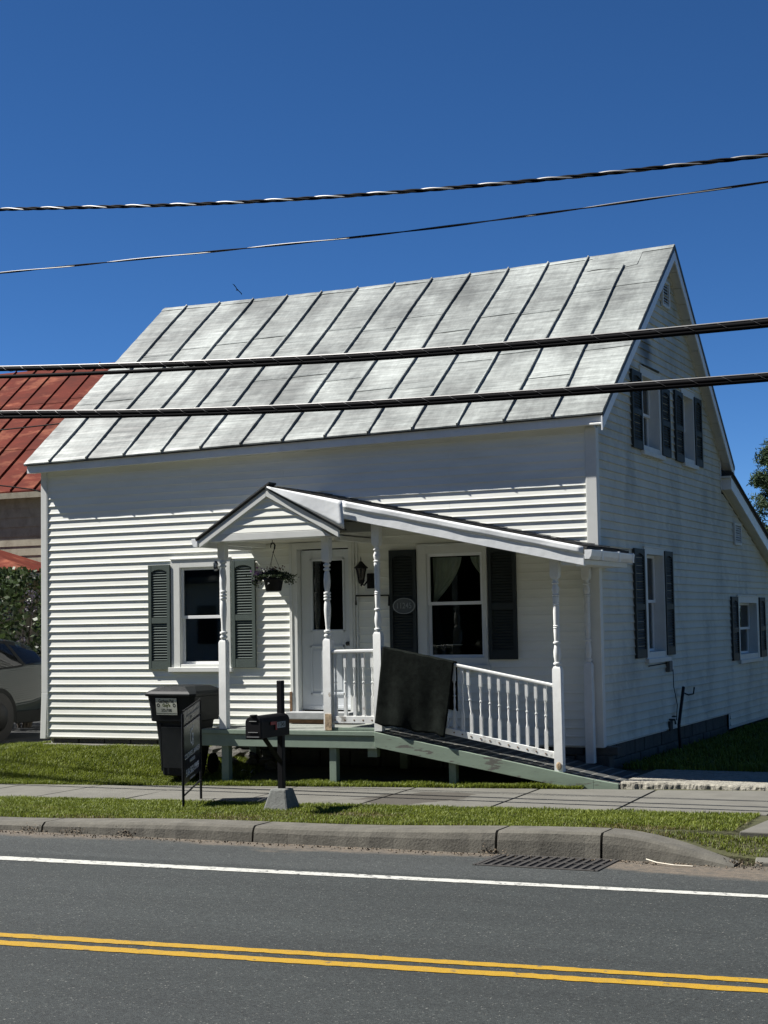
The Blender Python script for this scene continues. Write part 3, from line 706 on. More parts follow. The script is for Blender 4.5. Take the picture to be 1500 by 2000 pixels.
for i, x in enumerate(seam_x):
    q = MB(); y1 = 3.38; y0 = -0.207
    if i == 12: y1 = 3.02
    dx = R.uniform(-.008, .008); n = 24; ring = []
    for k in range(n + 1):
        y = y0 + (y1 - y0) * k / n; bow = 0.006 * math.sin(k * 0.55 + i) + dx * k / n
        h = 0.037 if k > 1 else 0.030
        c = P3(x + bow, y); nrm = Vector((0, -0.61, 0.79))
        lo = Vector(c) ; hi = Vector(c) + nrm * h
        for off, base_ in ((-0.013, lo), (-0.006, hi), (0.012, hi), (0.012, lo)): q.v.append((base_.x + off, base_.y, base_.z))
    for k in range(n):
        for j in range(4): q.f.append((4 * k + j, 4 * k + 4 + j, 4 * k + 4 + (j + 1) % 4, 4 * k + (j + 1) % 4))
    q.f.append((0, 1, 2, 3)); q.f.append((4 * n + 3, 4 * n + 2, 4 * n + 1, 4 * n))
    q.build('roof_seam', ROOFM, rf)
# ridge strip and the soldered patch near the right end
q = MB(); q.grid(lambda u, v: (XA + (XB - XA) * u, 3.40 - 0.10 + 0.17 * v, (zf_top(3.4 - 0.10 + 0.17 * v, XA + (XB - XA) * u) if v < .6 else Q3(XA + (XB - XA) * u, 3.4 - .10 + .17 * v)[2]) + 0.014 + 0.004 * math.sin(40 * u)), 60, 3)
q.build('ridge_cap', ROOFM, rf)
q = MB(); q.grid(lambda u, v: P3(-0.98 + 0.72 * u, 2.98 + 0.36 * v + 0.02 * math.sin(7 * u), 0.013 + 0.002 * math.sin(9 * u + 5 * v)), 8, 4); q.build('roof_patch', ROOFM, rf)
# eave fascia, soffit
def fz(x): return zf_top(-.2, x)
q = MB(); q.hexa([(XA + .03, -.166, fz(XA) - .135), (XB - .02, -.166, fz(XB) - .135), (XB - .02, -.146, fz(XB) - .135), (XA + .03, -.146, fz(XA) - .135), (XA + .03, -.166, fz(XA) - .02), (XB - .02, -.166, fz(XB) - .02), (XB - .02, -.146, fz(XB) - .02), (XA + .03, -.146, fz(XA) - .02)])
q.build('eave_fascia', METALTRIM, house)
q = MB(); q.hexa([(XA + .03, -.146, fz(XA) - .135), (XB - .02, -.146, fz(XB) - .135), (XB - .02, 0.0, fz(XB) - .125), (XA + .03, 0.0, fz(XA) - .125), (XA + .03, -.146, fz(XA) - .120), (XB - .02, -.146, fz(XB) - .12), (XB - .02, 0.0, fz(XB) - .11), (XA + .03, 0.0, fz(XA) - .11)])
q.build('eave_soffit', TRIM, house)
# rakes on the gable side
def slab_line(pa, pb, x0, x1, up, dn):
    """board following the line pa->pb (y,z), between heights -dn and -up, from x0 to x1"""
    b = MB(); (ya, za), (yb, zb) = pa, pb
    return b.hexa([(x0, ya, za - dn), (x1, ya, za - dn), (x1, yb, zb - dn), (x0, yb, zb - dn), (x0, ya, za - up), (x1, ya, za - up), (x1, yb, zb - up), (x0, yb, zb - up)])
EF, AP, ER = (-.2, 3.875), (3.40, 6.60), (6.71, 3.79)
slab_line(EF, AP, .146, .162, .05, .215).build('rake_board', METALTRIM, house)
slab_line(AP, ER, .146, .162, .05, .215).build('rake_board', METALTRIM, house)
slab_line(EF, AP, .162, .172, .0, .065).build('rake_edge', mat('dark_drip_edge', (0.03, 0.035, 0.034), 0.5), house)
slab_line(AP, ER, .162, .172, -.005, .055).build('rake_edge', bpy.data.materials['dark_drip_edge'], house)
slab_line((-0.0, 4.03), AP, .0, .03, .145, .20).build('frieze_board', TRIM, house)
slab_line(AP, (6.42, 4.03), .0, .02, .145, .175).build('frieze_board', TRIM, house)
for A, B, n in ((EF, AP, 15), (AP, ER, 15)):
    for k in range(n):
        t0, t1 = k / n + 0.002, (k + 1) / n - 0.002
        pa = (A[0] + (B[0] - A[0]) * t0, A[1] + (B[1] - A[1]) * t0); pb = (A[0] + (B[0] - A[0]) * t1, A[1] + (B[1] - A[1]) * t1)
        slab_line(pa, pb, .002, .146, .135, .150 + R.uniform(0, .003)).build('soffit_panel', TRIM, rf)
q = MB(); q.box(.0, .16, 6.40, 6.70, 3.60, 3.63); q.build('eave_soffit', TRIM, house)
q = MB(); q.box(XA + .1, .16, 6.66, 6.70, 3.62, 3.77); q.build('eave_fascia', METALTRIM, house)
# rear lean-to
LT = [(6.50, 3.66), (11.8, 3.66 - 5.3 * 0.327)]
slab_line(LT[0], LT[1], XA, .165, 0, .045).build('lean_to_roof', SHINGLE, house)
slab_line(LT[0], LT[1], XA, .185, -.035, -.001).build('lean_to_shingle_edge', SHINGLE, house)
slab_line(LT[0], LT[1], .14, .158, .046, .235).build('rake_board', METALTRIM, house)
slab_line(LT[0], LT[1], .001, .14, .215, .235).build('lean_to_soffit', TRIM, house)
q = MB(); q.box(.0, .16, 6.47, 6.50, 3.425, 3.635); q.build('rake_return', METALTRIM, house)
q = MB(); q.box(-.0, .02, 6.375, 6.43, 3.42, 4.0); q.build('siding_trim_channel', TRIM, house)
slab_line((6.45, 3.44), (11.3, 3.44 - 4.85 * .3175), .0, .018, -.002, .018).build('siding_trim_channel', TRIM, house)

# shutters -------------------------------------------------------------
def shutter(axis, a, b_, z0, z1, m, arch=True):
    """raised-frame plastic louvre shutter; axis x = front wall, y = side wall"""
    def box(bb, u0, u1, d0, d1, h0, h1):
        return bb.box(u0, u1, -d1, -d0, h0, h1) if axis == 'x' else bb.box(d0, d1, u0, u1, h0, h1)
    w_ = b_ - a; st = 0.045; H_ = z1 - z0; mid = z0 + H_ * 0.44
    q = MB(); box(q, a, a + st, .014, .045, z0, z1); box(q, b_ - st, b_, .014, .045, z0, z1)
    box(q, a + st, b_ - st, .014, .043, z0, z0 + .11); box(q, a + st, b_ - st, .014, .043, mid, mid + .075); box(q, a + st, b_ - st, .014, .043, z1 - .06, z1)
    box(q, a + st, b_ - st, .014, .020, z0 + .1, z1 - .05)
    # arched underside of the top rail
    n = 10
    for k in range(n):
        u0 = a + st + (w_ - 2 * st) * k / n; u1 = a + st + (w_ - 2 * st) * (k + 1) / n
        d = 0.035 * (2 * (k + .5) / n - 1) ** 2
        box(q, u0, u1, .014, .043, z1 - .06 - d, z1 - .0599)
    s = q.build('shutter', m, house, bevel=0.002)
    q = MB()
    for lo, hi in ((z0 + .112, mid - .002), (mid + .077, z1 - .075)):
        k = int((hi - lo) / 0.0335)
        for j in range(k):
            zz = lo + (hi - lo) * (j + .5) / k
            for (u0, u1) in ((a + st + .001, b_ - st - .001),):
                pr = [(.018, zz + .010), (.022, zz + .010), (.036, zz - .006), (.036, zz - .0105), (.018, zz - .004)]
                if axis == 'x': q.prism([(-d, h) for d, h in pr], u0, u1, 'x')
                else:
                    i = len(q.v); n = len(pr)
                    q.v += [(d, u0, h) for d, h in pr] + [(d, u1, h) for d, h in pr]
                    for t in range(n): q.f.append((i + t, i + (t + 1) % n, i + n + (t + 1) % n, i + n + t))
    o = q.build('louver', m, s); o['kind'] = 'stuff'
    return s
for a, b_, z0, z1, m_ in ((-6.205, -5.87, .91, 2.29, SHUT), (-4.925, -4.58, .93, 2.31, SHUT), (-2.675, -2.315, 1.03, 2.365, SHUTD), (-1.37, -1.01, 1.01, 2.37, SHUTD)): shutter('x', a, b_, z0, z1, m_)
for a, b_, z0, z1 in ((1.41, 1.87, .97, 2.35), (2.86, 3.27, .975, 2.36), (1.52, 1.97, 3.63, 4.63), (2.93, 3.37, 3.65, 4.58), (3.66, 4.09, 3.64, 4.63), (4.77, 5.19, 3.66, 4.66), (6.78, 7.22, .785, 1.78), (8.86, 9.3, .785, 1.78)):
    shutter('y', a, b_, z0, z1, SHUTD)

# windows ---------------------------------------------------------------
def window(axis, op, cas, sill=True, split=0.5, rec=0.0, sashm=SASH):
    a, b_, z0, z1 = op; ca, cb, cz0, cz1 = cas; DI = -.10 - rec
    def box(bb, u0, u1, d0, d1, h0, h1):   # d = outward distance
        return bb.box(u0, u1, -d1, -d0, h0, h1) if axis == 'x' else bb.box(d0, d1, u0, u1, h0, h1)
    f = MB(); D = 0.028
    e_ = .006; box(f, ca, a + e_, DI, D, cz0, cz1); box(f, b_ - e_, cb, DI, D, cz0, cz1); box(f, a + e_, b_ - e_, DI, D, z1 - e_, cz1); box(f, a + e_, b_ - e_, DI, D - .004, cz0, z0 + e_)
    box(f, ca - .008, cb + .008, .0, D + .012, cz1, cz1 + .018)
    win = f.build('window', TRIM, house, bevel=0.003)
    sm = z0 + (z1 - z0) * split; t = .045
    q = MB()   # upper sash (outer track) and lower sash (inner track)
    for (h0, h1, d) in ((sm - .02, z1, -.035 - rec), (z0, sm + .02, -.065 - rec)):
        box(q, a + .008, a + t, d, d + .028, h0, h1); box(q, b_ - t, b_ - .008, d, d + .028, h0, h1); box(q, a + t, b_ - t, d, d + .028, h1 - .04, h1); box(q, a + t, b_ - t, d, d + .028, h0, h0 + .04)
    q.build('sash', sashm, win, bevel=.002)
    for (h0, h1, d) in ((sm + .018, z1 - .035, -.024 - rec), (z0 + .035, sm - .015, -.054 - rec)):
        q = MB(); box(q, a + t - .005, b_ - t + .005, d, d + .004, h0, h1); q.build('pane', GLASS, win)
    if sill:
        q = MB(); box(q, ca - .03, cb + .03, -.02, D + .035, cz0 - .055, cz0 + .004); q.build('sill', TRIM, win, bevel=.004)
    return win
w1 = window('x', FO[0], FC[0], split=0.485)
w2 = window('x', FO[2], FC[2], split=0.52)
for k in range(4):
    window('y', SO[k], SCs[k], sill=True, split=.5 if k else .52, rec=.09)
# curtains
def curtain(parent, pts_top, pts_bot, y, m, n=40, amp=.012):
    q = MB()
    def f(u, v):
        xt = pts_top[0] + (pts_top[1] - pts_top[0]) * u; xb = pts_bot[0] + (pts_bot[1] - pts_bot[0]) * u
        s = v ** 1.6
        x = xt + (xb - xt) * s; z = pts_top[2] + (pts_bot[2] - pts_top[2]) * v
        return (x, y + amp * math.sin(u * 30 + v * 2), z)
    return q.grid(f, n, 16).build('curtain', m, parent, smooth=True)
curtain(w2, (-2.16, -1.77, 2.26), (-2.16, -2.12, 1.72), .14, CURT)
curtain(w2, (-1.66, -1.47, 2.26), (-1.47, -1.455, 1.98), .14, CURT, amp=.008)
curtain(w2, (-2.15, -2.10, 1.70), (-2.15, -1.98, 1.12), .15, CURTD)
q = MB(); q.box(-2.12, -1.80, .19, .20, 1.185, 1.193); q.build('window_ledge_rail', CURT, w2)
q = MB(); q.box(-5.68, -5.13, .09, .094, 1.63, 2.12); q.build('window_shade', CURTD, w1)
q = MB(); q.grid(lambda u, v: (-.24 + .01 * math.sin(40 * u), 2.1 + .5 * u, 3.74 + .85 * v), 24, 4).build('curtain', BLUEC, house, smooth=True)
q = MB(); q.grid(lambda u, v: (-.24 + .01 * math.sin(40 * u), 4.2 + .45 * u, 3.74 + .85 * v), 24, 4).build('curtain', BLUEC, house, smooth=True)
# vents
def vent(a, b_, z0, z1):
    q = MB(); q.box(.012, .045, a, a + .04, z0, z1); q.box(.012, .045, b_ - .04, b_, z0, z1); q.box(.012, .045, a + .04, b_ - .04, z0, z0 + .04); q.box(.012, .045, a + .04, b_ - .04, z1 - .04, z1); v = q.build('gable_vent', TRIM, house, bevel=.003)
    n = 7
    for k in range(n):
        zz = z0 + .05 + (z1 - z0 - .09) * k / n; q = MB(); q.hexa([(.035, a + .04, zz), (.038, a + .04, zz), (.038, b_ - .04, zz), (.035, b_ - .04, zz), (.014, a + .04, zz + .03), (.02, a + .04, zz + .03), (.02, b_ - .04, zz + .03), (.014, b_ - .04, zz + .03)]); q.build('vent_slat', TRIM, v)
    q = MB(); q.box(.010, .013, a + .03, b_ - .03, z0 + .03, z1 - .03); q.build('vent_backing', BLACK, v)
vent(3.16, 3.54, 5.72, 6.10); vent(7.16, 7.64, 2.60, 2.95)
# stain under the upper window head: a lifted, dark broken flashing
q = MB(); q.hexa([(.02, 2.05, 4.735), (.045, 2.05, 4.735), (.045, 2.80, 4.735), (.02, 2.80, 4.735), (.02, 2.05, 4.76), (.06, 2.05, 4.752), (.06, 2.80, 4.76), (.02, 2.80, 4.765)]); q.build('broken_head_flashing', BLACK, house)

# front door -------------------------------------------------------------
a, b_, z0, z1 = FO[1]; ca, cb, cz0, cz1 = FC[1]
q = MB(); q.box(ca, a + .004, -.030, .13, .30, cz1); q.box(b_ - .004, cb, -.030, .13, .30, cz1); q.box(a + .004, b_ - .004, -.030, .13, z1 - .004, cz1); q.box(ca + .03, ca + .045, -.040, -.029, .34, cz1 - .02); q.box(cb - .045, cb - .03, -.04, -.029, .34, cz1 - .02)
dr = q.build('door_frame', TRIM, house, bevel=.003)
q = MB(); gx0, gx1, gz0, gz1 = -3.80, -3.375, 1.40, 2.27; y0, y1 = .072, .105
q.box(a + .01, gx0, y0, y1, z0 + .03, z1 - .02); q.box(gx1, b_ - .01, y0, y1, z0 + .03, z1 - .02); q.box(gx0, gx1, y0, y1, gz1, z1 - .02); q.box(gx0, gx1, y0, y1, z0 + .03, gz0)
# raised mouldings
for fx0, fx1, fz0, fz1 in ((gx0 - .03, gx1 + .03, gz0 - .03, gz1 + .03), (-3.84, -3.645, .58, 1.20), (-3.575, -3.355, .58, 1.20)):
    for bx in ((fx0, fx0 + .025, fz0, fz1), (fx1 - .025, fx1, fz0, fz1), (fx0, fx1, fz0, fz0 + .025), (fx0, fx1, fz1 - .025, fz1)): q.box(bx[0], bx[1], y0 - .012, y0, bx[2], bx[3])
for px0, px1 in ((-3.80, -3.685), (-3.535, -3.395)): q.box(px0, px1, y0 - .008, y0, .64, 1.14)
q.box(a + .012, b_ - .012, y0 - .006, y0, z0 + .05, z0 + .085)
door = q.build('front_door', DOORM, dr, bevel=.003)
q = MB(); q.box(gx0, gx1, .086, .092, gz0, gz1); q.build('pane', GLASS, dr)
q = MB(); q.lathe([(.028, 0), (.028, .006), (.012, .008), (.012, .035), (.026, .045), (.028, .06), (.015, .07)], n=12); q.xform(Matrix.Translation((-3.29, .072, 1.22)) @ Matrix.Rotation(math.pi / 2, 4, 'X')); q.build('door_knob', GALV, dr, smooth=True)
q = MB(); q.box(-4.06, -3.16, -.22, 0.005, .285, .375); q.build('door_threshold', mat('grey_stone_step', (0.30, 0.31, 0.31), .9, var=.15, vscale=8, bump=.003), dr, bevel=.01)
q = MB(); q.box(-4.06, -3.16, -.19, 0.0, .235, .286); q.build('door_step_board', WOODB, dr)
q = MB(); q.box(ca - .003, ca + .028, -.046, -.02, .30, .62); q.build('rotted_trim', WOODB, dr)
q = MB(); q.box(cb + .02, cb + .038, -.03, -.008, .38, 2.5); q.build('door_conduit', TRIM, house)
q = MB(); q.tube([(-3.13, -.05, 1.70), (-3.13, -.05, 1.815), (-2.68, -.05, 1.81), (-2.68, -.05, 1.68)], .012, 6)
tag(q.build('hanging_rod', BLACK), 'thin black bracket rod on the wall below the wall lantern', 'bracket')

# ------------------------------------------------------------------ PORCH with ramp
porch = root('entry_porch', (-3.6, -1.2, -0.4), 'white gabled entry porch with turned posts and a green sloping ramp', 'porch')
def rz(x): return 0.22 - 0.184 * (x + 2.33)     # ramp surface
YF = -1.21
# platform
n = 9
for k in range(n):
    y0 = YF + .01 + (1.19) * k / n; q = MB(); q.box(-4.68, -2.335, y0 + .003, y0 + 1.19 / n - .003, .195, .226 + R.uniform(-.002, .002)); q.build('deck_board', DECK, porch, bevel=.003)
q = MB(); q.box(-4.70, -2.335, YF - .018, YF + .006, .172, .222); q.build('deck_nosing', GREENP, porch, bevel=.004)
q = MB(); q.box(-4.68, -2.33, YF, YF + .038, .025, .170); q.build('rim_joist', GREENP, porch, bevel=.003)
q = MB(); q.box(-4.70, -4.66, YF + .04, -.03, .03, .19); q.box(-2.40, -2.36, YF + .04, -.03, .03, .19); q.build('rim_joist', GREENP, porch)
q = MB(); q.box(-3.02, -2.36, YF + .012, YF + .06, .228, .262); q.build('sill_strip', GREENP, porch, bevel=.004)
# ramp boards, each with pale worn edges
x = -2.33; k = 0
while x < 0.50:
    x1 = min(x + .137, .52)
    q = MB(); q.hexa([(x + .004, YF + .02, rz(x) - .045), (x1 - .004, YF + .02, rz(x1) - .045), (x1 - .004, -.04, rz(x1) - .045), (x + .004, -.04, rz(x) - .045), (x + .004, YF + .02, rz(x) - .012), (x1 - .004, YF + .02, rz(x1) - .012), (x1 - .004, -.04, rz(x1) - .012), (x + .004, -.04, rz(x) - .012)])
    bd = q.build('ramp_board', RAMPE, porch, bevel=.003)
    q = MB(); m0, m1 = x + .016, x1 - .02
    if m1 > m0:
        q.grid(lambda u, v: (m0 + (m1 - m0) * u, YF + .05 + (-.10 - YF) * v, rz(m0 + (m1 - m0) * u) - .009 + .001 * math.sin(30 * v)), 2, 12); q.build('grip_strip', RAMPB, bd)
    x = x1; k += 1
q = MB(); top = [(-2.335, .205), (0.545, -.325)]
q.hexa([(-2.345, YF - .03, .045), (.27, YF - .03, -.405), (.27, YF + .006, -.405), (-2.345, YF + .006, .045), (-2.345, YF - .03, .218), (.27, YF - .03, rz(.27) + .0), (.27, YF + .006, rz(.27)), (-2.345, YF + .006, .218)])
q.hexa([(.27, YF - .03, -.405), (.545, YF - .03, -.405), (.545, YF + .006, -.405), (.27, YF + .006, -.405), (.27, YF - .03, rz(.27)), (.545, YF - .03, rz(.545) + .01), (.545, YF + .006, rz(.545) + .01), (.27, YF + .006, rz(.27))])
q.build('ramp_skirt', GREENW, porch, bevel=.004)
q = MB(); q.hexa([(-2.34, -.045, .05), (.53, -.045, -.41), (.53, -.01, -.41), (-2.34, -.01, .05), (-2.34, -.045, .20), (.53, -.045, rz(.53) - .015), (.53, -.01, rz(.53) - .015), (-2.34, -.01, .20)]); q.build('ramp_stringer', GREENW, porch)
for (x, za, w_) in ((-4.38, .03, .10), (-2.92, .03, .09), (-1.41, -.085, .085)):
    q = MB(); q.box(x - w_ / 2, x + w_ / 2, YF + .04, YF + .13, -.5, za); q.build('support_post', GREENP, porch, bevel=.004)
q = MB(); q.box(-2.47, -2.35, YF + .045, YF + .13, -.075, .028); q.build('support_block', GREENP, porch, bevel=.003)
for x in (-4.6, -2.5):
    q = MB(); q.box(x, x + .1, -.2, -.1, -.4, .03); q.build('support_post', GREENP, porch)

# posts
def bead(r, z, h, rn): return [(rn, z - h / 2), (r * .93, z - h * .32), (r, z), (r * .93, z + h * .32), (rn, z + h / 2)]
def post(x, zb, sh, tb, zt, style, y=-1.16, m=OLDPAINT, wsq=.096, tilt=0.0):
    q = MB(); h = wsq / 2; c = .014
    def sq(z0, z1, ctop, cbot):
        z = [z0, z0 + (.03 if cbot else 0), z1 - (.03 if ctop else 0), z1]; s = [h * (.72 if cbot else 1), h, h, h * (.72 if ctop else 1)]
        i = len(q.v)
        for zz, ss in zip(z, s):
            for dx, dy in ((-1, -1), (1, -1), (1, 1), (-1, 1)): q.v.append((x + dx * ss, y + dy * ss, zz))
        for a in range(3):
            for j in range(4): q.f.append((i + 4 * a + j, i + 4 * a + (j + 1) % 4, i + 4 * a + 4 + (j + 1) % 4, i + 4 * a + 4 + j))
        q.f.append((i, i + 3, i + 2, i + 1)); q.f.append((i + 12, i + 13, i + 14, i + 15))
    sq(zb, sh, True, False); sq(tb, zt, False, True)
    L = tb - sh; r = wsq / 2
    if style == 0:
        pr = [(r * .6, 0), (r * .62, .012)] + bead(r * .98, .035, .04, r * .6) + bead(r * 1.0, .085, .035, r * .55)
        pr += [(r * .55, .13), (r * .62, L * .20), (r * .78, L * .30), (r * .86, L * .38), (r * .80, L * .45), (r * .62, L * .492)]
        for zz in (L * .515, L * .555, L * .595): pr += bead(r * .92, zz, .032, r * .6)
        pr += [(r * .62, L * .62), (r * .82, L * .70), (r * .86, L * .76), (r * .72, L * .85), (r * .55, L - .11)] + bead(r * .9, L - .085, .03, r * .55) + bead(r * .92, L - .035, .035, r * .6) + [(r * .6, L)]
    else:
        pr = [(r * .6, 0)] + bead(r * .95, .03, .03, r * .6) + [(r * .66, .06), (r * .82, .11), (r * .84, .16), (r * .6, .23)] + bead(r * .88, .26, .03, r * .55)
        pr += [(r * .60, .29), (r * .70, L * .42)]
        for zz in (L * .44, L * .46): pr += bead(r * .78, zz, .016, r * .66)
        pr += [(r * .66, L * .48), (r * .72, L * .68)]
        for zz in (L * .70, L * .72): pr += bead(r * .80, zz, .016, r * .68)
        pr += [(r * .70, L * .74), (r * .76, L - .2)] + bead(r * .9, L - .18, .02, r * .6) + [(r * .8, L - .14), (r * .88, L - .11), (r * .6, L - .07)] + bead(r * .9, L - .045, .025, r * .6) + [(r * .6, L)]
    q.lathe(pr, (x, y, sh), 20)
    return q.build('porch_post', m, porch, smooth=True, bevel=0)
pA = post(-4.385, .228, 1.30, 2.28, 2.475, 0); pB = post(-2.965, .228, 1.30, 2.20, 2.49, 0)
pC = post(-2.31, .228, 1.37, 2.37, 2.66, 1); pD = post(-.135, -.19, .96, 1.925, 2.17, 1); pE = post(-.115, -.19, .97, 1.93, 2.17, 1, y=-.10)
q = MB(); q.box(-2.99, -2.905, YF - .012, YF + .0, .23, .42); q.build('rotted_patch', mat('rotten_pale_wood', (.36, .27, .17), .9, var=.5, vscale=25, bump=.006, bscale=40), pB)
q = MB(); q.lathe([(.03, 0), (.033, .006), (.02, .011)], n=9); q.xform(Matrix.Translation((-.13, YF + .003, -.125)) @ Matrix.Rotation(math.pi / 2, 4, 'X') @ Matrix.Diagonal((1, 1.4, 1, 1))); q.build('rotted_patch', bpy.data.materials['rotten_pale_wood'], pD)

# balusters and rails
def baluster(x, zb, zt, parent, y=-1.16, lean=0.0, m=OLDPAINT):
    L = zt - zb; s = .0165; q = MB()
    q.box(x - s, x + s, y - s, y + s, zb, zb + L * .30)
    q.box(x - s + lean, x + s + lean, y - s, y + s, zt - .17, zt)
    r = s
    z0 = L * .30; z1 = L - .17
    pr = [(r * .9, z0), (r * 1.0, z0 + .01), (r * .55, z0 + .03), (r * .85, z0 + (z1 - z0) * .32), (r * .55, z0 + (z1 - z0) * .46)] + bead(r * 1.1, z0 + (z1 - z0) * .5, .022, r * .5)
    pr += [(r * .55, z0 + (z1 - z0) * .55), (r * .85, z0 + (z1 - z0) * .72), (r * .5, z1 - .03), (r * .95, z1 - .01), (r * .8, z1)]
    i = len(q.v); q.lathe(pr, (x, y, zb), 10)
    if lean:
        for k in range(i, len(q.v)):
            p = q.v[k]; q.v[k] = (p[0] + lean * min(1, max(0, (p[2] - zb - z0) / (z1 - z0))), p[1], p[2])
    return q.build('baluster', m, parent, smooth=True)
def hbar(pa, pb, w_, h_, name, m, parent, rnd=.012):
    """rail from pa to pb (x,z at its centre line) at y=-1.16"""
    (xa, za), (xb, zb) = pa, pb; q = MB(); y = -1.16
    q.hexa([(xa, y - w_, za - h_), (xb, y - w_, zb - h_), (xb, y + w_, zb - h_), (xa, y + w_, za - h_), (xa, y - w_, za + h_), (xb, y - w_, zb + h_), (xb, y + w_, zb + h_), (xa, y + w_, za + h_)])
    return q.build(name, m, parent, bevel=rnd)
r1 = hbar((-2.915, 1.145), (-2.36, 1.15), .034, .021, 'top_rail', OLDPAINT, porch)
hbar((-2.905, .352), (-2.36, .355), .030, .042, 'bottom_rail', WORNRAIL, r1, .003)
for x in (-2.87, -2.745, -2.625, -2.51, -2.395): baluster(x, .39, 1.13, r1)
def rtop(x): return 1.16 - .1975 * (x + 2.26)
def rbot(x): return .40 - .199 * (x + 2.26)
r2 = hbar((-2.255, rtop(-2.255)), (-.188, rtop(-.188)), .030, .019, 'top_rail', OLDPAINT, porch)
hbar((-2.255, rbot(-2.255)), (-.188, rbot(-.188)), .028, .036, 'bottom_rail', WORNRAIL, r2, .003)
bx = [-.285, -.395, -.502, -.612, -.72, -.83, -.94, -1.05]
for x in bx: baluster(x, rbot(x) + .03, rtop(x) - .015, r2)
baluster(-1.165, rbot(-1.165) + .03, rtop(-1.165) - .02, r2, lean=-.032)
for x in (-1.27, -1.37, -1.47, -1.6, -1.72, -1.84, -1.96, -2.08): baluster(x, rbot(x) + .03, rtop(x) - .015, r2)
# nail marks on the bottom rails
for rr, xsn, fz_ in ((r1, (-2.87, -2.745, -2.625, -2.51, -2.395), lambda x: .35), (r2, bx + [-1.165, -1.27, -1.37], rbot)):
    q = MB()
    for x in xsn: q.box(x - .008, x + .008, -1.1925, -1.19, fz_(x) - .008, fz_(x) + .007)
    q.build('nail_mark', WOODB, rr)

# roofs: small front gable and the long slope to the right
AX, AZ = -3.66, 3.12
LX, LZ = -4.64, 2.515; GX, GZ = -2.68, 2.583
def sl_l(x): return AZ - (AX - x) * (AZ - LZ) / (AX - LX)
def big(x): return AZ - (x - AX) * 0.2195
def slab(xa, xb, fn, y0, y1, t, up=0.0):
    b = MB(); b.hexa([(xa, y0, fn(xa) - t), (xb, y0, fn(xb) - t), (xb, y1, fn(xb) - t), (xa, y1, fn(xa) - t), (xa, y0, fn(xa) + up), (xb, y0, fn(xb) + up), (xb, y1, fn(xb) + up), (xa, y1, fn(xa) + up)]); return b
gr = slab(LX, AX, sl_l, -1.37, -.02, .018).build('porch_roof', SHINGLE, porch)
slab(AX, GX, lambda x: AZ - (x - AX) * (AZ - GZ) / (GX - AX), -1.37, -1.16, .022, -.006).build('gable_slope', SHINGLE, gr)
slab(AX, 0.0, big, -1.335, -.02, .018, 0.012).build('long_slope', SHINGLE, gr)
slab(-0.0, .29, big, -1.335, .30, .018, 0.012).build('long_slope', SHINGLE, gr)
# ragged shingle courses lying on the long slope
for k in range(22):
    xa = AX + .02 + k * .18; xb = min(xa + .20, .31)
    y1 = -.02 if xa < 0.0 else .30 - R.uniform(0, .06)
    if xb - xa < .03: continue
    for j in range(5):
        ya = -1.33 + j * .26 + (0 if xa < 0 else 0); yb = min(ya + .255, y1)
        if xa >= 0.0 and j == 4: yb = y1
        q = slab(xa, xb, lambda x: big(x) + .016 + .010 * (x - xa) / .18 + R.uniform(0, .0015), ya + R.uniform(0, .004), yb, .004, .004); q.build('shingle', SHINGLE, gr)
slab(LX, AX + .05, sl_l, -1.385, -1.2, -.001, .02).build('shingle_edge', SHINGLE, gr)
slab(LX + .02, AX, sl_l, -1.345, -1.325, .062, -.018).build('rake_fascia', METALTRIM, porch)
q = slab(LX + .05, AX, lambda x: sl_l(x) - .055, -1.372, -1.33, .072, 0.0); q.build('rake_board', TRIM, porch, bevel=.004)
q = slab(AX, GX - .02, lambda x: AZ - (x - AX) * (AZ - GZ) / (GX - AX) - .020, -1.374, -1.33, .098, 0.0); q.build('rake_board', TRIM, porch, bevel=.004)
slab(AX, GX, lambda x: AZ - (x - AX) * (AZ - GZ) / (GX - AX), -1.39, -1.352, .024, .0).build('drip_edge', bpy.data.materials['dark_drip_edge'], porch)
# bent sheet metal triangle between the two slopes
q = MB()
def tri(u, v):
    x = AX + .03 + (1.0 + .03 * v * 0) * u; zt = big(x) + .004; zb = AZ - (x - AX) * .53
    y = -1.400 - .012 * math.sin(5 * u) * v - (.03 * v * u ** 4)
    return (x + .03 * v * u ** 3, y, zt + (zb - zt) * v)
q.grid(tri, 16, 6); q.build('sheet_metal_flashing', METALTRIM, porch, smooth=True, solid=.004)
xs0 = -2.665
q = MB(); n = 36
def rk(z_up, z_dn, y, wv):
    b = MB()
    def f(u, v):
        x = xs0 + (.262 - xs0) * u; zz = big(x) - z_up + (z_up - z_dn) * v
        return (x, y + wv * math.sin(23 * u + 2 * v) * math.sin(9 * u), zz)
    return b.grid(f, 40, 3)
rk(-.004, .083, -1.362, .004).build('rake_flashing', METALTRIM, porch, smooth=True, solid=.004)
q = slab(xs0, .262, lambda x: big(x) - .080, -1.352, -1.31, .125 - .0, 0.0); q.build('rake_board', METALTRIM, porch, bevel=.004)
q = slab(xs0 + .1, -.06, lambda x: big(x) - .07, -1.215, -1.11, .12, 0); q.build('porch_beam', TRIM, porch)
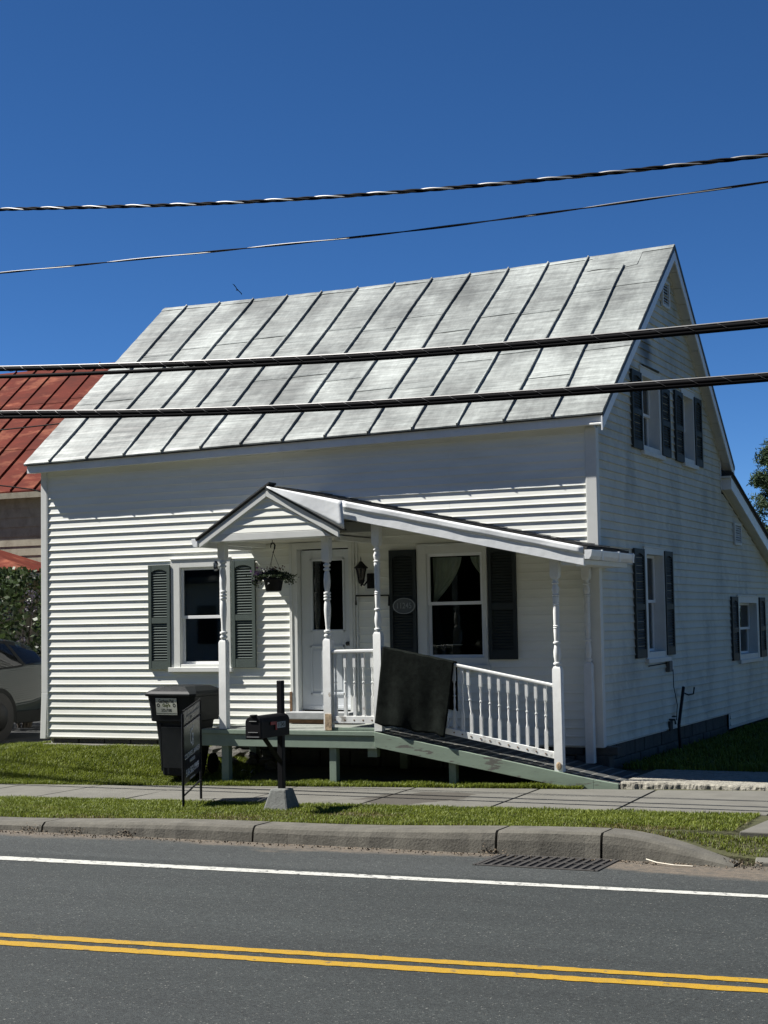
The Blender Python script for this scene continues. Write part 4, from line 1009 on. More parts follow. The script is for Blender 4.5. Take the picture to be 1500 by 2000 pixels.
# gable face siding and ceiling beam
SLL = (AZ - LZ) / (AX - LX); SLR = (AZ - GZ) / (GX - AX)
gf = MB(); gf.poly([(AX - (AZ - .09 - 2.5) / SLL, -1.335, 2.50), (AX + (AZ - .09 - 2.5) / SLR - .12, -1.335, 2.50), (AX, -1.335, AZ - .09)]); gf.build('gable_wall', TRIM, porch)
for k in range(6):
    z = 2.575 + k * .092; zt = z + .092
    if AZ - .10 - z < .04: break
    b = MB(); pr = [(0, .098), (.002, .098), (.006, .055), (.015, .004), (.013, 0), (0, 0)]
    for sgn_, sl_ in ((-1, SLL), (1, SLR)):
        for d, h in pr:
            hh = max(.004, (AZ - .10 - (z + min(h, .092))) / sl_ - (.06 if sgn_ > 0 else .02)); b.v.append((AX + sgn_ * hh, -1.337 - d, z + h))
    nP = len(pr)
    for j_ in range(nP): b.f.append((j_, nP + j_, nP + (j_ + 1) % nP, (j_ + 1) % nP))
    b.f.append(tuple(range(nP))); b.f.append(tuple(nP + j_ for j_ in reversed(range(nP))))
    b.build('siding_board', VINYL, porch)
q = MB(); q.hexa([(LX + .17, -1.352, 2.485), (GX - .20, -1.352, 2.50), (GX - .20, -1.07, 2.50), (LX + .17, -1.07, 2.485), (LX + .22, -1.352, 2.572), (GX - .25, -1.352, 2.572), (GX - .25, -1.07, 2.572), (LX + .22, -1.07, 2.572)]); q.build('porch_beam', TRIM, porch, bevel=.003)
q = MB(); q.box(-4.50, -2.84, -1.07, -.02, 2.515, 2.53); q.build('porch_ceiling', mat('cream_ceiling_paint', (.52, .50, .42), .8, var=.1), porch)
q = MB(); q.box(-2.90, -2.84, -1.07, -.02, 2.46, 2.62); q.build('porch_beam', TRIM, porch)
q = MB(); q.box(-4.48, -4.42, -1.07, -.02, 2.46, 2.515); q.build('porch_beam', TRIM, porch)
q = slab(-2.84, .26, lambda x: big(x) - .022, -1.30, -.02, .012, 0); q.build('porch_ceiling', bpy.data.materials['cream_ceiling_paint'], porch)
q = MB(); q.box(-.185, -.055, -1.11, -.02, 2.14, 2.24); q.build('porch_beam', TRIM, porch)
q = MB(); q.box(-2.86, -2.33, -1.2, -1.13, 2.54, 2.66); q.build('porch_beam', mat('grey_stained_board', (.20, .20, .17), .9, var=.2), porch)
# gutters
def gutter(x0, dirx, z, y0, y1):
    pr = [(0, 0), (.05, 0), (.075, .035), (.085, .085), (.085, .10), (0, .10)]
    q = MB(); q.prism([(x0 + dirx * a, z + b) for a, b in pr], y0, y1, 'y'); return q.build('gutter', METALTRIM, porch, bevel=.002)
gutter(.275, 1, 2.125, -1.365, .30); gutter(-4.62, -1, 2.43, -1.37, -.02)
q = MB(); q.box(.16, .26, -1.33, -1.3, 2.05, 2.12); q.build('gutter_bracket', METALTRIM, porch)
for yy_ in (-1.0, -.35, .22):
    q = MB(); q.box(.271, .365, yy_, yy_ + .03, 2.12, 2.235); q.build('gutter_strap', METALTRIM, porch)
q = MB(); q.box(.0, .27, -1.33, .28, 2.07, 2.12); q.build('eave_soffit', TRIM, porch)

# ------------------------------------------------------------------ things on and round the porch
# black doormat-like turf carpet draped over the ramp rail
cp = MB()
TURF = mat('black_green_turf_carpet', (.0085, .0105, .0090), 1.0, spec=0.05, var=.5, vscale=14, bump=.006, bscale=120)
def cpf(u, v):
    x = -2.235 + .885 * u; zt = rtop(x) + .027
    if v < .42: t = v / .42; y = -1.118 + .0 ; z = zt - .55 * (1 - t); yy_ = y + .01 * math.sin(7 * u)
    elif v < .5: t = (v - .42) / .08; an = math.pi * t; yy_ = -1.16 + .042 * math.cos(an); z = zt + .012 * math.sin(an)
    else:
        t = (v - .5) / .5; L = .86 - .03 * u; yy_ = -1.205 - .05 * t + (.022 * math.sin(9 * u + 2 * t) + .010 * math.sin(21 * u - 3 * t)) * t; z = zt - L * t + .004 * math.sin(31 * u); x -= (.10 + .0 * u) * t
        z -= .012 * math.sin(13 * u) * t
    return (x, yy_, z)
cp.grid(cpf, 40, 60); tag(cp.build('carpet', TURF, smooth=True, solid=.012), 'black-green turf carpet hung over the ramp railing', 'carpet')

# house number plaque
pl = root('house_number_plaque', (-2.47, -.05, 1.675), 'grey oval plaque with house number 11245 on the dark shutter', 'plaque')
q = MB(); q.lathe([(1, 0), (1, .5), (.96, 1)], n=40); q.xform(Matrix.Translation((-2.47, -.046, 1.675)) @ Matrix.Rotation(math.pi / 2, 4, 'X') @ Matrix.Diagonal((.152, .100, .014, 1))); q.build('plate', PLAQ, pl)
q = MB(); n = 48
for k in range(n):
    t0, t1 = 2 * math.pi * k / n, 2 * math.pi * (k + 1) / n
    P_ = lambda t, s, y: (-2.47 + .152 * s * math.cos(t), y, 1.675 + .100 * s * math.sin(t))
    q.hexa([P_(t0, .90, -.060), P_(t0, .985, -.060), P_(t1, .985, -.060), P_(t1, .90, -.060), P_(t0, .90, -.0655), P_(t0, .985, -.0655), P_(t1, .985, -.0655), P_(t1, .90, -.0655)])
q.build('plaque_rim', PLAQL, pl)
text('11245', .098, frameM((-2.47, -.0625, 1.675), (1, 0, 0), (0, 0, 1)), PLAQL, pl, xs=.86, bold=.0008, ext=.003)

# wall lantern
ln = root('wall_lantern', (-2.95, -.03, 1.95), 'black carriage lantern on the wall between the door and window', 'wall lamp')
q = MB(); q.lathe([(.001, .30), (.006, .27), (.006, .24), (.02, .232), (.055, .19), (.085, .165), (.09, .155), (.085, .15)], (-3.0, -.16, 2.0), 12); q.lathe([(.03, -.035), (.038, -.02), (.045, .0), (.040, .004)], (-3.0, -.16, 2.0), 12); q.lathe([(.003, -.075), (.012, -.06), (.008, -.045), (.03, -.035)], (-3.0, -.16, 2.0), 12)
for k in range(6):
    t = k * math.pi / 3; q.tube([(-3.0 + .040 * math.cos(t), -.16 + .040 * math.sin(t), 2.002), (-3.0 + .072 * math.cos(t), -.16 + .072 * math.sin(t), 2.155)], .005, 5)
q.build('lantern_frame', BLACK, ln, smooth=True)
q = MB(); q.lathe([(.036, .004), (.066, .150)], (-3.0, -.16, 2.0), 12); q.build('lantern_glass', LAMPG, ln)
q = MB(); q.box(-2.985, -2.885, -.035, -.014, 1.90, 2.09); q.build('back_plate', BLACK, ln, bevel=.008)
q = MB(); q.tube([(-2.935, -.03, 2.02), (-2.94, -.09, 2.0), (-2.97, -.14, 1.94), (-3.0, -.16, 1.965)], .011, 8); q.build('lantern_arm', BLACK, ln)
q = MB(); q.box(-3.02, -2.83, -.018, -.012, 1.865, 2.13); q.build('mounting_block', TRIM, ln)

# hanging basket
BX, BY = -3.72, -1.10
hb = root('hanging_basket', (BX, BY, 1.87), 'black hanging basket with purple flowers trailing beneath the porch gable', 'hanging basket')
q = MB(); q.lathe([(.085, 0), (.095, .01), (.118, .13), (.128, .14), (.128, .16), (.118, .16), (.09, .05)], (BX, BY, 1.875), 20); q.build('pot', BLACKP, hb, smooth=True)
q = MB(); q.tube([(BX - .005, BY, 2.50), (BX - .012, BY, 2.455), (BX - .03, BY, 2.435), (BX - .034, BY, 2.40)], .007, 6); q.tube([(BX - .035, BY, 2.415), (BX - .025, BY, 2.45), (BX + .01, BY, 2.455), (BX + .026, BY, 2.43), (BX + .02, BY, 2.39), (BX + .0, BY, 2.34)], .010, 7); q.build('hook', BLACK, hb, smooth=True)
q = MB()
for k in range(3):
    t = k * 2.094 + .4; q.tube([(BX, BY, 2.345), (BX + .125 * math.cos(t), BY + .125 * math.sin(t), 2.03)], .0022, 5)
q.build('hanger_wire', GALV, hb)
cl = []
for _ in range(1500):
    a = R.uniform(0, 6.283); r = abs(R.gauss(0, .10)); cl.append((BX + r * math.cos(a) * 1.15, BY + r * math.sin(a), 2.05 + R.uniform(-.01, .10) * max(.2, 1 - r / .2)))
for _ in range(700):
    sd = R.choice([-1, 1]); t = R.random(); cl.append((BX + sd * (.11 + .13 * t) + R.gauss(0, .02), BY + R.gauss(0, .06), 2.07 - .10 * t * t * (1 if sd < 0 else .9) + R.gauss(0, .025)))
leaves('foliage', cl, .028, BASKM, hb, 'stuff')
cl = [(BX - .17 + R.gauss(0, .030), BY - .04 + R.gauss(0, .05), 2.085 + R.gauss(0, .028)) for _ in range(90)] + [(BX - .22 + R.gauss(0, .03), BY + R.gauss(0, .04), 2.0 + R.gauss(0, .03)) for _ in range(12)]
leaves('purple_flower', cl, .030, PETAL, hb, 'stuff', aspect=.9)
cl = [(BX + R.gauss(0, .07), BY - .03 + R.gauss(0, .05), 2.14 + R.gauss(0, .02)) for _ in range(60)]
leaves('faded_flower', cl, .024, PETALP, hb, 'stuff', aspect=.8)
q = MB(); q.tube([(BX - .01, BY - .121, 1.955), (BX - .005, BY - .126, 1.972), (BX + .01, BY - .124, 1.968)], .005, 5); q.build('pot_tag', STEELH, hb)

# small wind ornament on the left post
q = MB(); q.lathe([(.02, 0), (.032, .02), (.02, .05), (.03, .08), (.012, .12)], (-4.44, -1.235, 2.14), 8)
q.box(-4.455, -4.425, -1.27, -1.262, 2.17, 2.24)
tag(q.build('post_ornament', mat('weathered_ornament', (.12, .10, .08), .7, col2=(.5, .5, .48), thr=(.5, .55), vscale=30)), 'small weathered ornament fixed to the left porch post', 'ornament')

# refuse cart ---------------------------------------------------------
bn_ = root('wheeled_bin', (-4.95, -1.0, -.33), 'dark plastic wheeled garbage cart beside the porch with white sticker', 'bin')
BM = Matrix.Translation((-5.03, -1.30, -.345)) @ Matrix.Rotation(math.radians(-3), 4, 'Z') @ Matrix.Diagonal((.94, .80, 1.0, 1))
q = MB()
def ring(z, hw, y0, y1, c=.05):
    return [(-hw + c, y0, z), (hw - c, y0, z), (hw, y0 + c, z), (hw, y1 - c, z), (hw - c, y1, z), (-hw + c, y1, z), (-hw, y1 - c, z), (-hw, y0 + c, z)]
rs = [ring(0.0, .20, .03, .48), ring(.02, .215, .02, .52), ring(.66, .285, -.03, .66), ring(.665, .335, -.065, .70), ring(.80, .345, -.075, .735), ring(.97, .375, -.095, .76)]
for r_ in rs: q.v += r_
for k in range(len(rs) - 1):
    for j in range(8): q.f.append((8 * k + j, 8 * k + (j + 1) % 8, 8 * k + 8 + (j + 1) % 8, 8 * k + 8 + j))
q.f.append(tuple(reversed(range(8)))); q.f.append(tuple(8 * (len(rs) - 1) + j for j in range(8)))
q.xform(BM); q.build('bin_body', BINP, bn_, bevel=.008)
q = MB(); rs = [ring(.97, .40, -.135, .80, .06), ring(1.0, .405, -.14, .80, .06), ring(1.03, .375, -.10, .77, .08), ring(1.085, .27, .03, .66, .10), ring(1.095, .18, .12, .56, .08)]
for r_ in rs: q.v += r_
for k in range(len(rs) - 1):
    for j in range(8): q.f.append((8 * k + j, 8 * k + (j + 1) % 8, 8 * k + 8 + (j + 1) % 8, 8 * k + 8 + j))
q.f.append(tuple(8 * (len(rs) - 1) + j for j in range(8))); q.f.append(tuple(reversed(range(8))))
q.xform(BM); q.build('bin_lid', BINP, bn_, bevel=.008, smooth=False)
q = MB(); q.box(-.16, .16, -.055 + .04, -.02, .10, .60); q.box(-.19, -.17, -.012, .0, .06, .64); q.box(.17, .19, -.012, .0, .06, .64); q.xform(BM @ Matrix.Translation((0, .01, 0)) @ Matrix.Rotation(.075, 4, 'X')); q.build('bin_rib', BINP, bn_, bevel=.006)
q = MB(); q.tube([(-.30, .80, .95), (.30, .80, .95)], .016, 8); q.tube([(-.26, .6, .1), (.29, .6, .1)], .012, 8); q.xform(BM); q.build('bin_handle', BINP, bn_)
for sx_ in (-.25, .25):
    q = MB(); q.lathe([(.10, -.025), (.125, -.02), (.125, .02), (.10, .025)], n=20); q.xform(BM @ Matrix.Translation((sx_ + .02 * (1 if sx_ > 0 else -1), .60, .125)) @ Matrix.Rotation(math.pi / 2, 4, 'Y')); q.build('bin_wheel', TYRE, bn_)
SM = BM @ frameM((-.045, -.097, .845), (1, 0, 0), (0, -.13, 1))
q = MB(); q.box(-.165, .165, -.10, .105, 0, .003); q.xform(SM); stk = q.build('bin_sticker', PAPER, bn_)
q = MB(); q.box(-.165, .165, -.085, -.080, .003, .0045); q.xform(SM); q.build('sticker_rule', PRINTD, stk)
text('Garbage Pail', .058, SM @ Matrix.Translation((0, .068, .004)), PRINTD, stk, xs=.82, bold=.0012)
text("Guy's", .054, SM @ Matrix.Translation((0, .018, .004)), PRINTY, stk, bold=.0014)
text('572-7180', .050, SM @ Matrix.Translation((.0, -.045, .004)), PRINTD, stk, xs=.85, bold=.0006)
q = MB()
for sx_ in (-.125, .125):
    i = len(q.v); n = 16
    for k in range(n):
        t = 2 * math.pi * k / n
        for r_ in (.012, .024): q.v.append((sx_ + r_ * math.cos(t), .018 + r_ * math.sin(t), .0042))
    for k in range(n): q.f.append((i + 2 * k, i + 2 * k + 1, i + (2 * k + 3) % (2 * n), i + (2 * k + 2) % (2 * n)))
q.xform(SM); q.build('sticker_ring', PRINTD, stk)

# realtor sign -----------------------------------------------------------
sg = root('yard_sign', (-3.6, -3.1, -.43), 'dark real estate yard sign in a black metal frame on the verge', 'sign')
A = Vector((-3.51, -3.50, 0)); B = Vector((-3.79, -2.69, 0)); ud = (B - A).normalized(); nd = Vector((ud.y, -ud.x, 0))
if nd.x < 0: nd = -nd
def SP(u, z, d=0.0): p = A + ud * u + nd * d; return (p.x, p.y, z)
LW = (B - A).length
q = MB()
q.tube([SP(0, -.47), SP(0, .55)], .014, 6); q.tube([SP(LW, -.46), SP(LW, .66)], .014, 6); q.tube([SP(0, -.31), SP(LW, -.22)], .010, 6); q.tube([SP(0, .575), SP(LW, .665)], .010, 6); q.tube([SP(0, .42), SP(LW, .51)], .008, 6)
q.build('sign_frame', BLACK, sg)
def quad(u0, u1, z00, z01, z10, z11, d, m, nm, t=.006, par=None):
    b = MB(); b.hexa([SP(u0, z00, d), SP(u1, z10, d), SP(u1, z10, d + t), SP(u0, z00, d + t), SP(u0, z01, d), SP(u1, z11, d), SP(u1, z11, d + t), SP(u0, z01, d + t)]); return b.build(nm, m, par or sg)
pn = quad(.02, LW - .02, -.20, .40, -.12, .485, -.003, SIGNM, 'sign_panel')
rd = quad(.02, LW - .02, .43, .56, .515, .645, -.003, SIGNR, 'rider_panel')
sk = Vector((ud.x, ud.y, .098)).normalized()
def TX(u, z, d=.0045): return frameM(SP(u, z + .098 * u, d), sk, Vector((0, 0, 1)))
text('COLDWELL BANKER', .078, TX(LW / 2, .075), PRINTW, pn, xs=.98)
text('WHITBECK', .052, TX(LW / 2, -.0), PRINTW, pn, xs=1.0)
text('518-562-9999', .105, TX(LW / 2, -.105), PRINTW, pn, xs=1.05, bold=.001)
text('coldwellbanker.com', .03, TX(LW / 2, -.185), PRINTW, pn)
text('C', .25, TX(LW / 2 - .035, .245), PRINTW, pn, xs=.8, bold=-.002)
text('B', .20, TX(LW / 2 + .03, .205), PRINTW, pn, xs=.8, bold=-.001)
q = MB()
for k in range(5):
    t = math.pi / 2 + k * 2 * math.pi / 5; t2 = t + math.pi / 5; t3 = t - math.pi / 5; q.poly([(0, 0, 0), (.011 * math.cos(t3), .011 * math.sin(t3), 0), (.028 * math.cos(t), .028 * math.sin(t), 0), (.011 * math.cos(t2), .011 * math.sin(t2), 0)])
q.xform(TX(LW / 2 + .06, .345)); q.build('logo_star', PRINTW, pn)
quad(.16, LW - .06, .508, .525, .575, .592, .004, mat('grey_print', (.13, .13, .13), .6), 'rider_name_bar', .001, rd)
text('518-', .05, TX(LW / 2 - .05, .465), bpy.data.materials['grey_print'], rd, xs=1.1)

# mailbox ------------------------------------------------------------------
mb = root('mailbox', (-2.30, -3.38, -.41), 'black mailbox on a square post set in a concrete block', 'mailbox')
q = MB(); T = [(-.20, -.17), (.20, -.17), (.20, .17), (-.20, .17)]
q.hexa([(-2.37 + a * .80, -3.43 + b * .95, -.46) for a, b in T] + [(-2.37 + a * .45, -3.43 + b * .52, -.20) for a, b in T]); q.build('concrete_base', mat('grey_cast_concrete', (.135, .14, .13), .95, var=.2, vscale=9, bump=.006, bscale=40, dirt=(.06, .06, .05), dirt_amt=.5, dscale=5), mb, bevel=.02)
q = MB(); q.box(-2.40, -2.338, -3.46, -3.398, -.26, .90); q.build('mailbox_post', BLACKP, mb, bevel=.006)
q = MB(); q.hexa([(-2.40, -3.90, .25), (-2.34, -3.90, .25), (-2.34, -3.84, .25), (-2.40, -3.84, .25), (-2.40, -3.86, .30), (-2.34, -3.86, .30), (-2.34, -3.80, .30), (-2.40, -3.80, .30)])
q = MB(); q.tube([(-2.37, -3.46, .08), (-2.37, -3.78, .335)], .032, 4); q.build('brace', BLACKP, mb)
# box: domed profile along y
MX, MZ, MW = -2.37, .345, .086
prof = [(MX - MW, MZ), (MX + MW, MZ), (MX + MW, MZ + .16)] + [(MX + MW * math.cos(t), MZ + .16 + .065 * math.sin(t)) for t in [math.pi * k / 10 for k in range(1, 10)]] + [(MX - MW, MZ + .16)]
q = MB(); q.prism(prof, -3.98, -3.40, 'y'); q.build('mailbox_body', BLACKP, mb, bevel=.004)
q = MB(); pr2 = [(MX + (x - MX) * 1.07, MZ + (z - MZ) * 1.04 - .006) for x, z in prof]; q.prism(pr2, -4.005, -3.955, 'y'); q.build('mailbox_door', BLACKP, mb, bevel=.01)
q = MB()
for z_, hw in ((MZ + .17, .042), (MZ + .06, .055), (MZ + .015, .07)): q.box(MX - hw, MX + hw, -4.013, -4.006, z_, z_ + .005)
q.build('door_ridge', STEELH, mb)
q = MB(); q.box(MX - .03, MX + .03, -4.022, -3.96, MZ + .222, MZ + .237); q.build('door_latch', BLACKP, mb, bevel=.005)
q = MB(); xx = MX + MW + .008; q.box(xx, xx + .006, -3.82, -3.70, MZ + .125, MZ + .155); q.box(xx, xx + .006, -3.72, -3.69, MZ + .07, MZ + .155); q.build('mailbox_flag', REDL, mb)
q = MB(); q.box(xx - .007, xx - .002, -3.675, -3.50, MZ + .085, MZ + .145); ns = q.build('number_sticker', mat('silver_sticker', (.30, .32, .32), .5), mb)
text('11245', .062, frameM((xx - .001, -3.588, MZ + .115), (0, 1, 0), (0, 0, 1)), PRINTD, ns, xs=.95, bold=.001)

# storm grate --------------------------------------------------------------
dg = root('storm_drain', (1.1, -5.2, -.54), 'rusty iron storm drain grate in the gutter by the curb', 'drain grate')
q = MB(); q.box(.60, 1.60, -5.50, -4.93, -.60, -.5375); q.build('drain_pit', BLACK, dg)  # black plate at road level stands in for the shade below the bars
q = MB(); q.box(.58, 1.62, -5.52, -5.49, -.60, -.531); q.box(.58, 1.62, -4.94, -4.90, -.60, -.531); q.box(.56, .60, -5.52, -4.90, -.60, -.531); q.box(1.60, 1.64, -5.52, -4.9, -.6, -.531); q.build('grate_frame', GALV, dg, bevel=.003)
for k in range(13):
    x = .60 + 1.0 * (k + .5) / 13; q = MB(); q.box(x - .024, x + .010, -5.49, -4.94, -.56, -.529); q.build('grate_bar', GALV, dg, bevel=.003)
q = MB(); q.box(.60, 1.60, -5.225, -5.205, -.56, -.530); q.build('grate_bar', GALV, dg)

# utility box and pipe on the side wall --------------------------------------
ub = root('utility_box', (.05, 2.95, .80), 'small grey utility box with a thin cable on the side wall', 'utility box')
q = MB(); q.box(.012, .07, 2.84, 2.99, .755, .90); q.build('box_case', mat('grey_utility_metal', (.10, .105, .10), .6, var=.2), ub, bevel=.006)
q = MB(); q.box(.012, .05, 3.03, 3.10, .77, .91); q.build('box_outlet', TRIM, ub, bevel=.004)
q = MB(); q.tube([(.03, 1.95, .86), (.03, 2.84, .872)], .006, 5); q.tube([(.05, 3.07, .78), (.045, 3.10, .55), (.06, 3.20, .30), (.05, 3.17, .10)], .0055, 5); q.build('cable', RUBBER, ub)
q = MB(); q.tube([(.13, 3.02, -.33), (.10, 3.10, .05), (.10, 3.40, .53)], .022, 8); q.tube([(.10, 3.36, .46), (.14, 3.50, .42), (.18, 3.62, .43), (.19, 3.63, .52)], .010, 6)
tag(q.build('leaning_pipe', BLACK, smooth=True), 'black pipe with a hook leaning at the side wall', 'pipe')
sp_ = root('water_spigot', (.05, 2.95, .1), 'small dark hose spigot low on the side wall', 'spigot')
q = MB(); q.tube([(0, 2.93, .12), (.09, 2.93, .12), (.10, 2.93, .06)], .014, 8); q.build('spigot_pipe', GALV, sp_)
q = MB(); q.lathe([(.03, 0), (.032, .012), (.01, .02)], (.08, 2.93, .155), 10); q.build('spigot_handle', GALV, sp_)
q = MB(); q.box(.014, .04, 2.88, 3.02, -.02, .10); q.build('spigot_plate', GALV, sp_)

# rubble under the porch
for k, (x, y, s) in enumerate(((-4.75, -.25, .13), (-4.55, -.22, .11), (-4.9, -.35, .10), (-4.45, -.4, .09), (-4.66, -.5, .08), (-5.05, -.30, .12), (-4.3, -.3, .12), (-4.15, -.45, .10), (-4.85, -.6, .07))):
    q = MB(); n = 8; q.lathe([(s * .5, -.4 * s), (s * .95, 0), (s * .8, s * .5), (s * .3, s * .75)], (0, 0, 0), n)
    q.v = [(p[0] * (1 + R.uniform(-.2, .2)), p[1] * (1 + R.uniform(-.2, .2)), p[2] * (1 + R.uniform(-.2, .2))) for p in q.v]
    q.xform(Matrix.Translation((x, y, H(x, y) + .02)) @ Matrix.Rotation(k, 4, 'Z')); o = q.build('rubble_stone', BLOCK)
    tag(o, 'brown rubble stone lying on the ground under the porch deck', 'stone', 'rubble stones under the porch')
q = MB(); q.grid(lambda u, v: (-4.42 + .14 * u, -.72 + .09 * v, H(-4.4, -.7) + .025 + .02 * math.sin(5 * u + 3 * v)), 4, 3); tag(q.build('paper_scrap', PRINTW), 'white paper scrap lying under the porch deck', 'litter')
q = MB(); q.tube([(1.90, -5.02, -.50), (2.0, -5.07, -.515), (2.15, -5.10, -.525), (2.30, -5.08, -.53)], .006, 5); tag(q.build('white_twig', mat('bleached_twig', (.6, .55, .45), .8)), 'pale bleached twig lying in the gutter against the curb end', 'twig')

# ------------------------------------------------------------------ wires
def cable(name, pts, label, r1, r2, dz, twist=0.0, lash=False, m2=None, sep=None, period=.6):
    # extend beyond the picture to the next poles
    a0 = Vector(pts[0]); a1 = Vector(pts[1]); e0 = Vector(pts[-1]); e1 = Vector(pts[-2])
    P_ = [a0 + (a0 - a1) * 5, a0 + (a0 - a1) * 2] + [Vector(p) for p in pts] + [e0 + (e0 - e1) * 3, e0 + (e0 - e1) * 8]
    # Catmull-Rom resample
    out = []
    for i in range(len(P_) - 1):
        p0 = P_[max(0, i - 1)]; p1 = P_[i]; p2 = P_[i + 1]; p3 = P_[min(len(P_) - 1, i + 2)]
        n = max(2, int((p2 - p1).length / .05)) if 1 <= i <= len(P_) - 3 else 6
        for k in range(n):
            t = k / n; out.append(.5 * ((2 * p1) + (p2 - p0) * t + (2 * p0 - 5 * p1 + 4 * p2 - p3) * t * t + (3 * p1 - p0 - 3 * p2 + p3) * t ** 3))
    out.append(P_[-1])
    L = [0]
    for i in range(1, len(out)): L.append(L[-1] + (out[i] - out[i - 1]).length)
    rt = root(name, tuple(out[len(out) // 2]), label, 'cable', 'overhead wires along the road')
    if twist:
        for j in range(3 if twist > 1 else 2):
            nn = 3 if twist > 1 else 2
            q = MB(); q.tube([p + Vector((0, math.cos(2 * math.pi * (l / period + j / nn)), math.sin(2 * math.pi * (l / period + j / nn)))) * r1 * (1.08 if nn == 3 else .95) for p, l in zip(out, L)], r1, 7)
            q.build('wire_strand', (m2 if (j == 0 and m2) else RUBBER), rt, smooth=True)
    else:
        q = MB(); q.tube(out, r1, 10); q.build('main_cable', RUBBER, rt, smooth=True)
        q = MB(); off = [Vector((0, 0, 1)) * d_ for d_ in (sep(l_ / L[-1], p) if False else 0 for l_, p in zip(L, out))] if False else None
        q.tube([p + Vector((0, -.004, dz + r1 + r2 * .6)) for p in out], r2, 6); q.build('messenger_strand', STRAND if m2 is None else m2, rt, smooth=True)
        if lash:
            q = MB(); rr = r1 + .006
            q.tube([p + Vector((0, math.cos(l / .30 * 6.283), math.sin(l / .30 * 6.283))) * rr for p, l in zip(out, L)], .0022, 4); q.build('lashing_wire', STRAND, rt)
    return rt
W1 = [(-8.544, -3.136, 6.633), (-5.982, -3.392, 6.305), (-3.061, -3.684, 5.926), (-0.875, -3.902, 5.7), (1.037, -4.094, 5.547), (2.948, -4.285, 5.436), (4.222, -4.412, 5.38)]
W2 = [(-8.674, -2.993, 5.756), (-6.096, -3.25, 5.603), (-3.152, -3.545, 5.444), (-0.946, -3.765, 5.329), (0.984, -3.958, 5.272), (2.914, -4.151, 5.241), (4.202, -4.28, 5.238)]
W3 = [(-8.873, -2.777, 4.749), (-6.198, -3.124, 4.502), (-4.249, -3.378, 4.338), (-2.511, -3.604, 4.208), (-0.951, -3.806, 4.111), (0.984, -4.058, 4.033), (2.903, -4.307, 3.983), (4.173, -4.472, 3.963)]
W3b = [(-8.872, -2.777, 4.619), (-6.198, -3.124, 4.412), (-4.25, -3.377, 4.276), (-2.512, -3.603, 4.17), (-0.951, -3.806, 4.081), (0.983, -4.058, 4.005), (2.902, -4.307, 3.956), (4.172, -4.472, 3.938)]
W4 = [(-8.726, -2.926, 4.126), (-6.083, -3.269, 3.955), (-4.157, -3.52, 3.8), (-2.439, -3.743, 3.688), (-0.897, -3.943, 3.613), (1.016, -4.192, 3.548), (2.912, -4.439, 3.496), (4.168, -4.602, 3.479)]
W4b = [(x, y, z) for x, y, z in [(-8.726, -2.926, 4.1), (-6.083, -3.269, 3.914), (-4.158, -3.519, 3.766), (-2.44, -3.743, 3.656), (-0.898, -3.943, 3.583), (1.015, -4.192, 3.52), (2.911, -4.438, 3.47), (4.167, -4.602, 3.455)]]
cable('power_cable', W1, 'twisted black power cable, highest of the overhead wires', .0105, .006, 0, twist=2, m2=STRAND, period=.62)
cable('power_cable', W2, 'thin twisted overhead wire, second from the top', .0062, .006, 0, twist=1, m2=STRAND, period=1.9)
cable('telecom_cable', W3, 'thick black telecom bundle crossing the middle of the roof', .0255, .009, 0, lash=True)
cable('telecom_cable', W3b, 'black telecom cable running just beneath the upper thick bundle', .022, .005, -.01)
cable('telecom_cable', W4, 'thick black telecom bundle, lowest of the overhead wires above the eave', .025, .007, 0, lash=True)
cable('telecom_cable', W4b, 'black telecom cable hugging the underside of the lowest bundle', .021, .004, -.01)
q = MB(); q.tube([(-19, 6, 5.5), (-13.6, 5.2, 5.07), (-11.4, 5, 5.08), (-9, 4.8, 5.2)], .012, 5); tag(q.build('service_wire', RUBBER), 'thin black wire crossing in front of the upper red roof', 'cable', 'thin service wires by the red roof')
q = MB(); q.tube([(-19, 6, 4.9), (-14.5, 5.3, 4.2), (-12.7, 5, 4.06), (-11.98, 5, 3.95), (-11.2, 5, 3.75), (-9.5, 5, 3.3)], .012, 5); tag(q.build('service_wire', RUBBER), 'thin black wire sagging across the red roof eave', 'cable', 'thin service wires by the red roof')

# bird
q = MB(); q.hexa([(-.10, -.03, -.02), (.10, -.03, -.02), (.10, .03, -.02), (-.10, .03, -.02), (-.16, 0, .0), (.14, 0, 0), (.14, .005, .01), (-.16, .005, .01)])
q.v = []; q.f = []
q.lathe([(.005, -.20), (.045, -.08), (.055, .03), (.03, .13), (.004, .18)], n=8)
q.xform(Matrix.Rotation(math.pi / 2, 4, 'X'))
def wing(s):
    pts_ = [(0, -.06), (.18, -.03), (.38, -.10), (.50, -.20), (.40, .02), (.20, .08), (0, .07)]
    i = len(q.v)
    for z_ in (0.0, .012):
        for x, y in pts_: q.v.append((s * x, y, z_ + .10 * (x / .5)))
    n = len(pts_)
    q.f.append(tuple(i + k for k in range(n))); q.f.append(tuple(i + n + k for k in reversed(range(n))))
    for k in range(n): q.f.append((i + k, i + (k + 1) % n, i + n + (k + 1) % n, i + n + k))
wing(1); wing(-1)
q.xform(frameM((-62.73 * .8 + 5.5457 * .2, 100 * .8 - 17.888 * .2, 30.38 * .8 + 1.48 * .2), ax_r * .62 - ax_u * .72 + ax_f * .3, ax_u * .3 + ax_f * .9 + ax_r * .3))
tag(q.build('bird', BLACK), 'small dark soaring bird in the sky above the roof', 'bird')

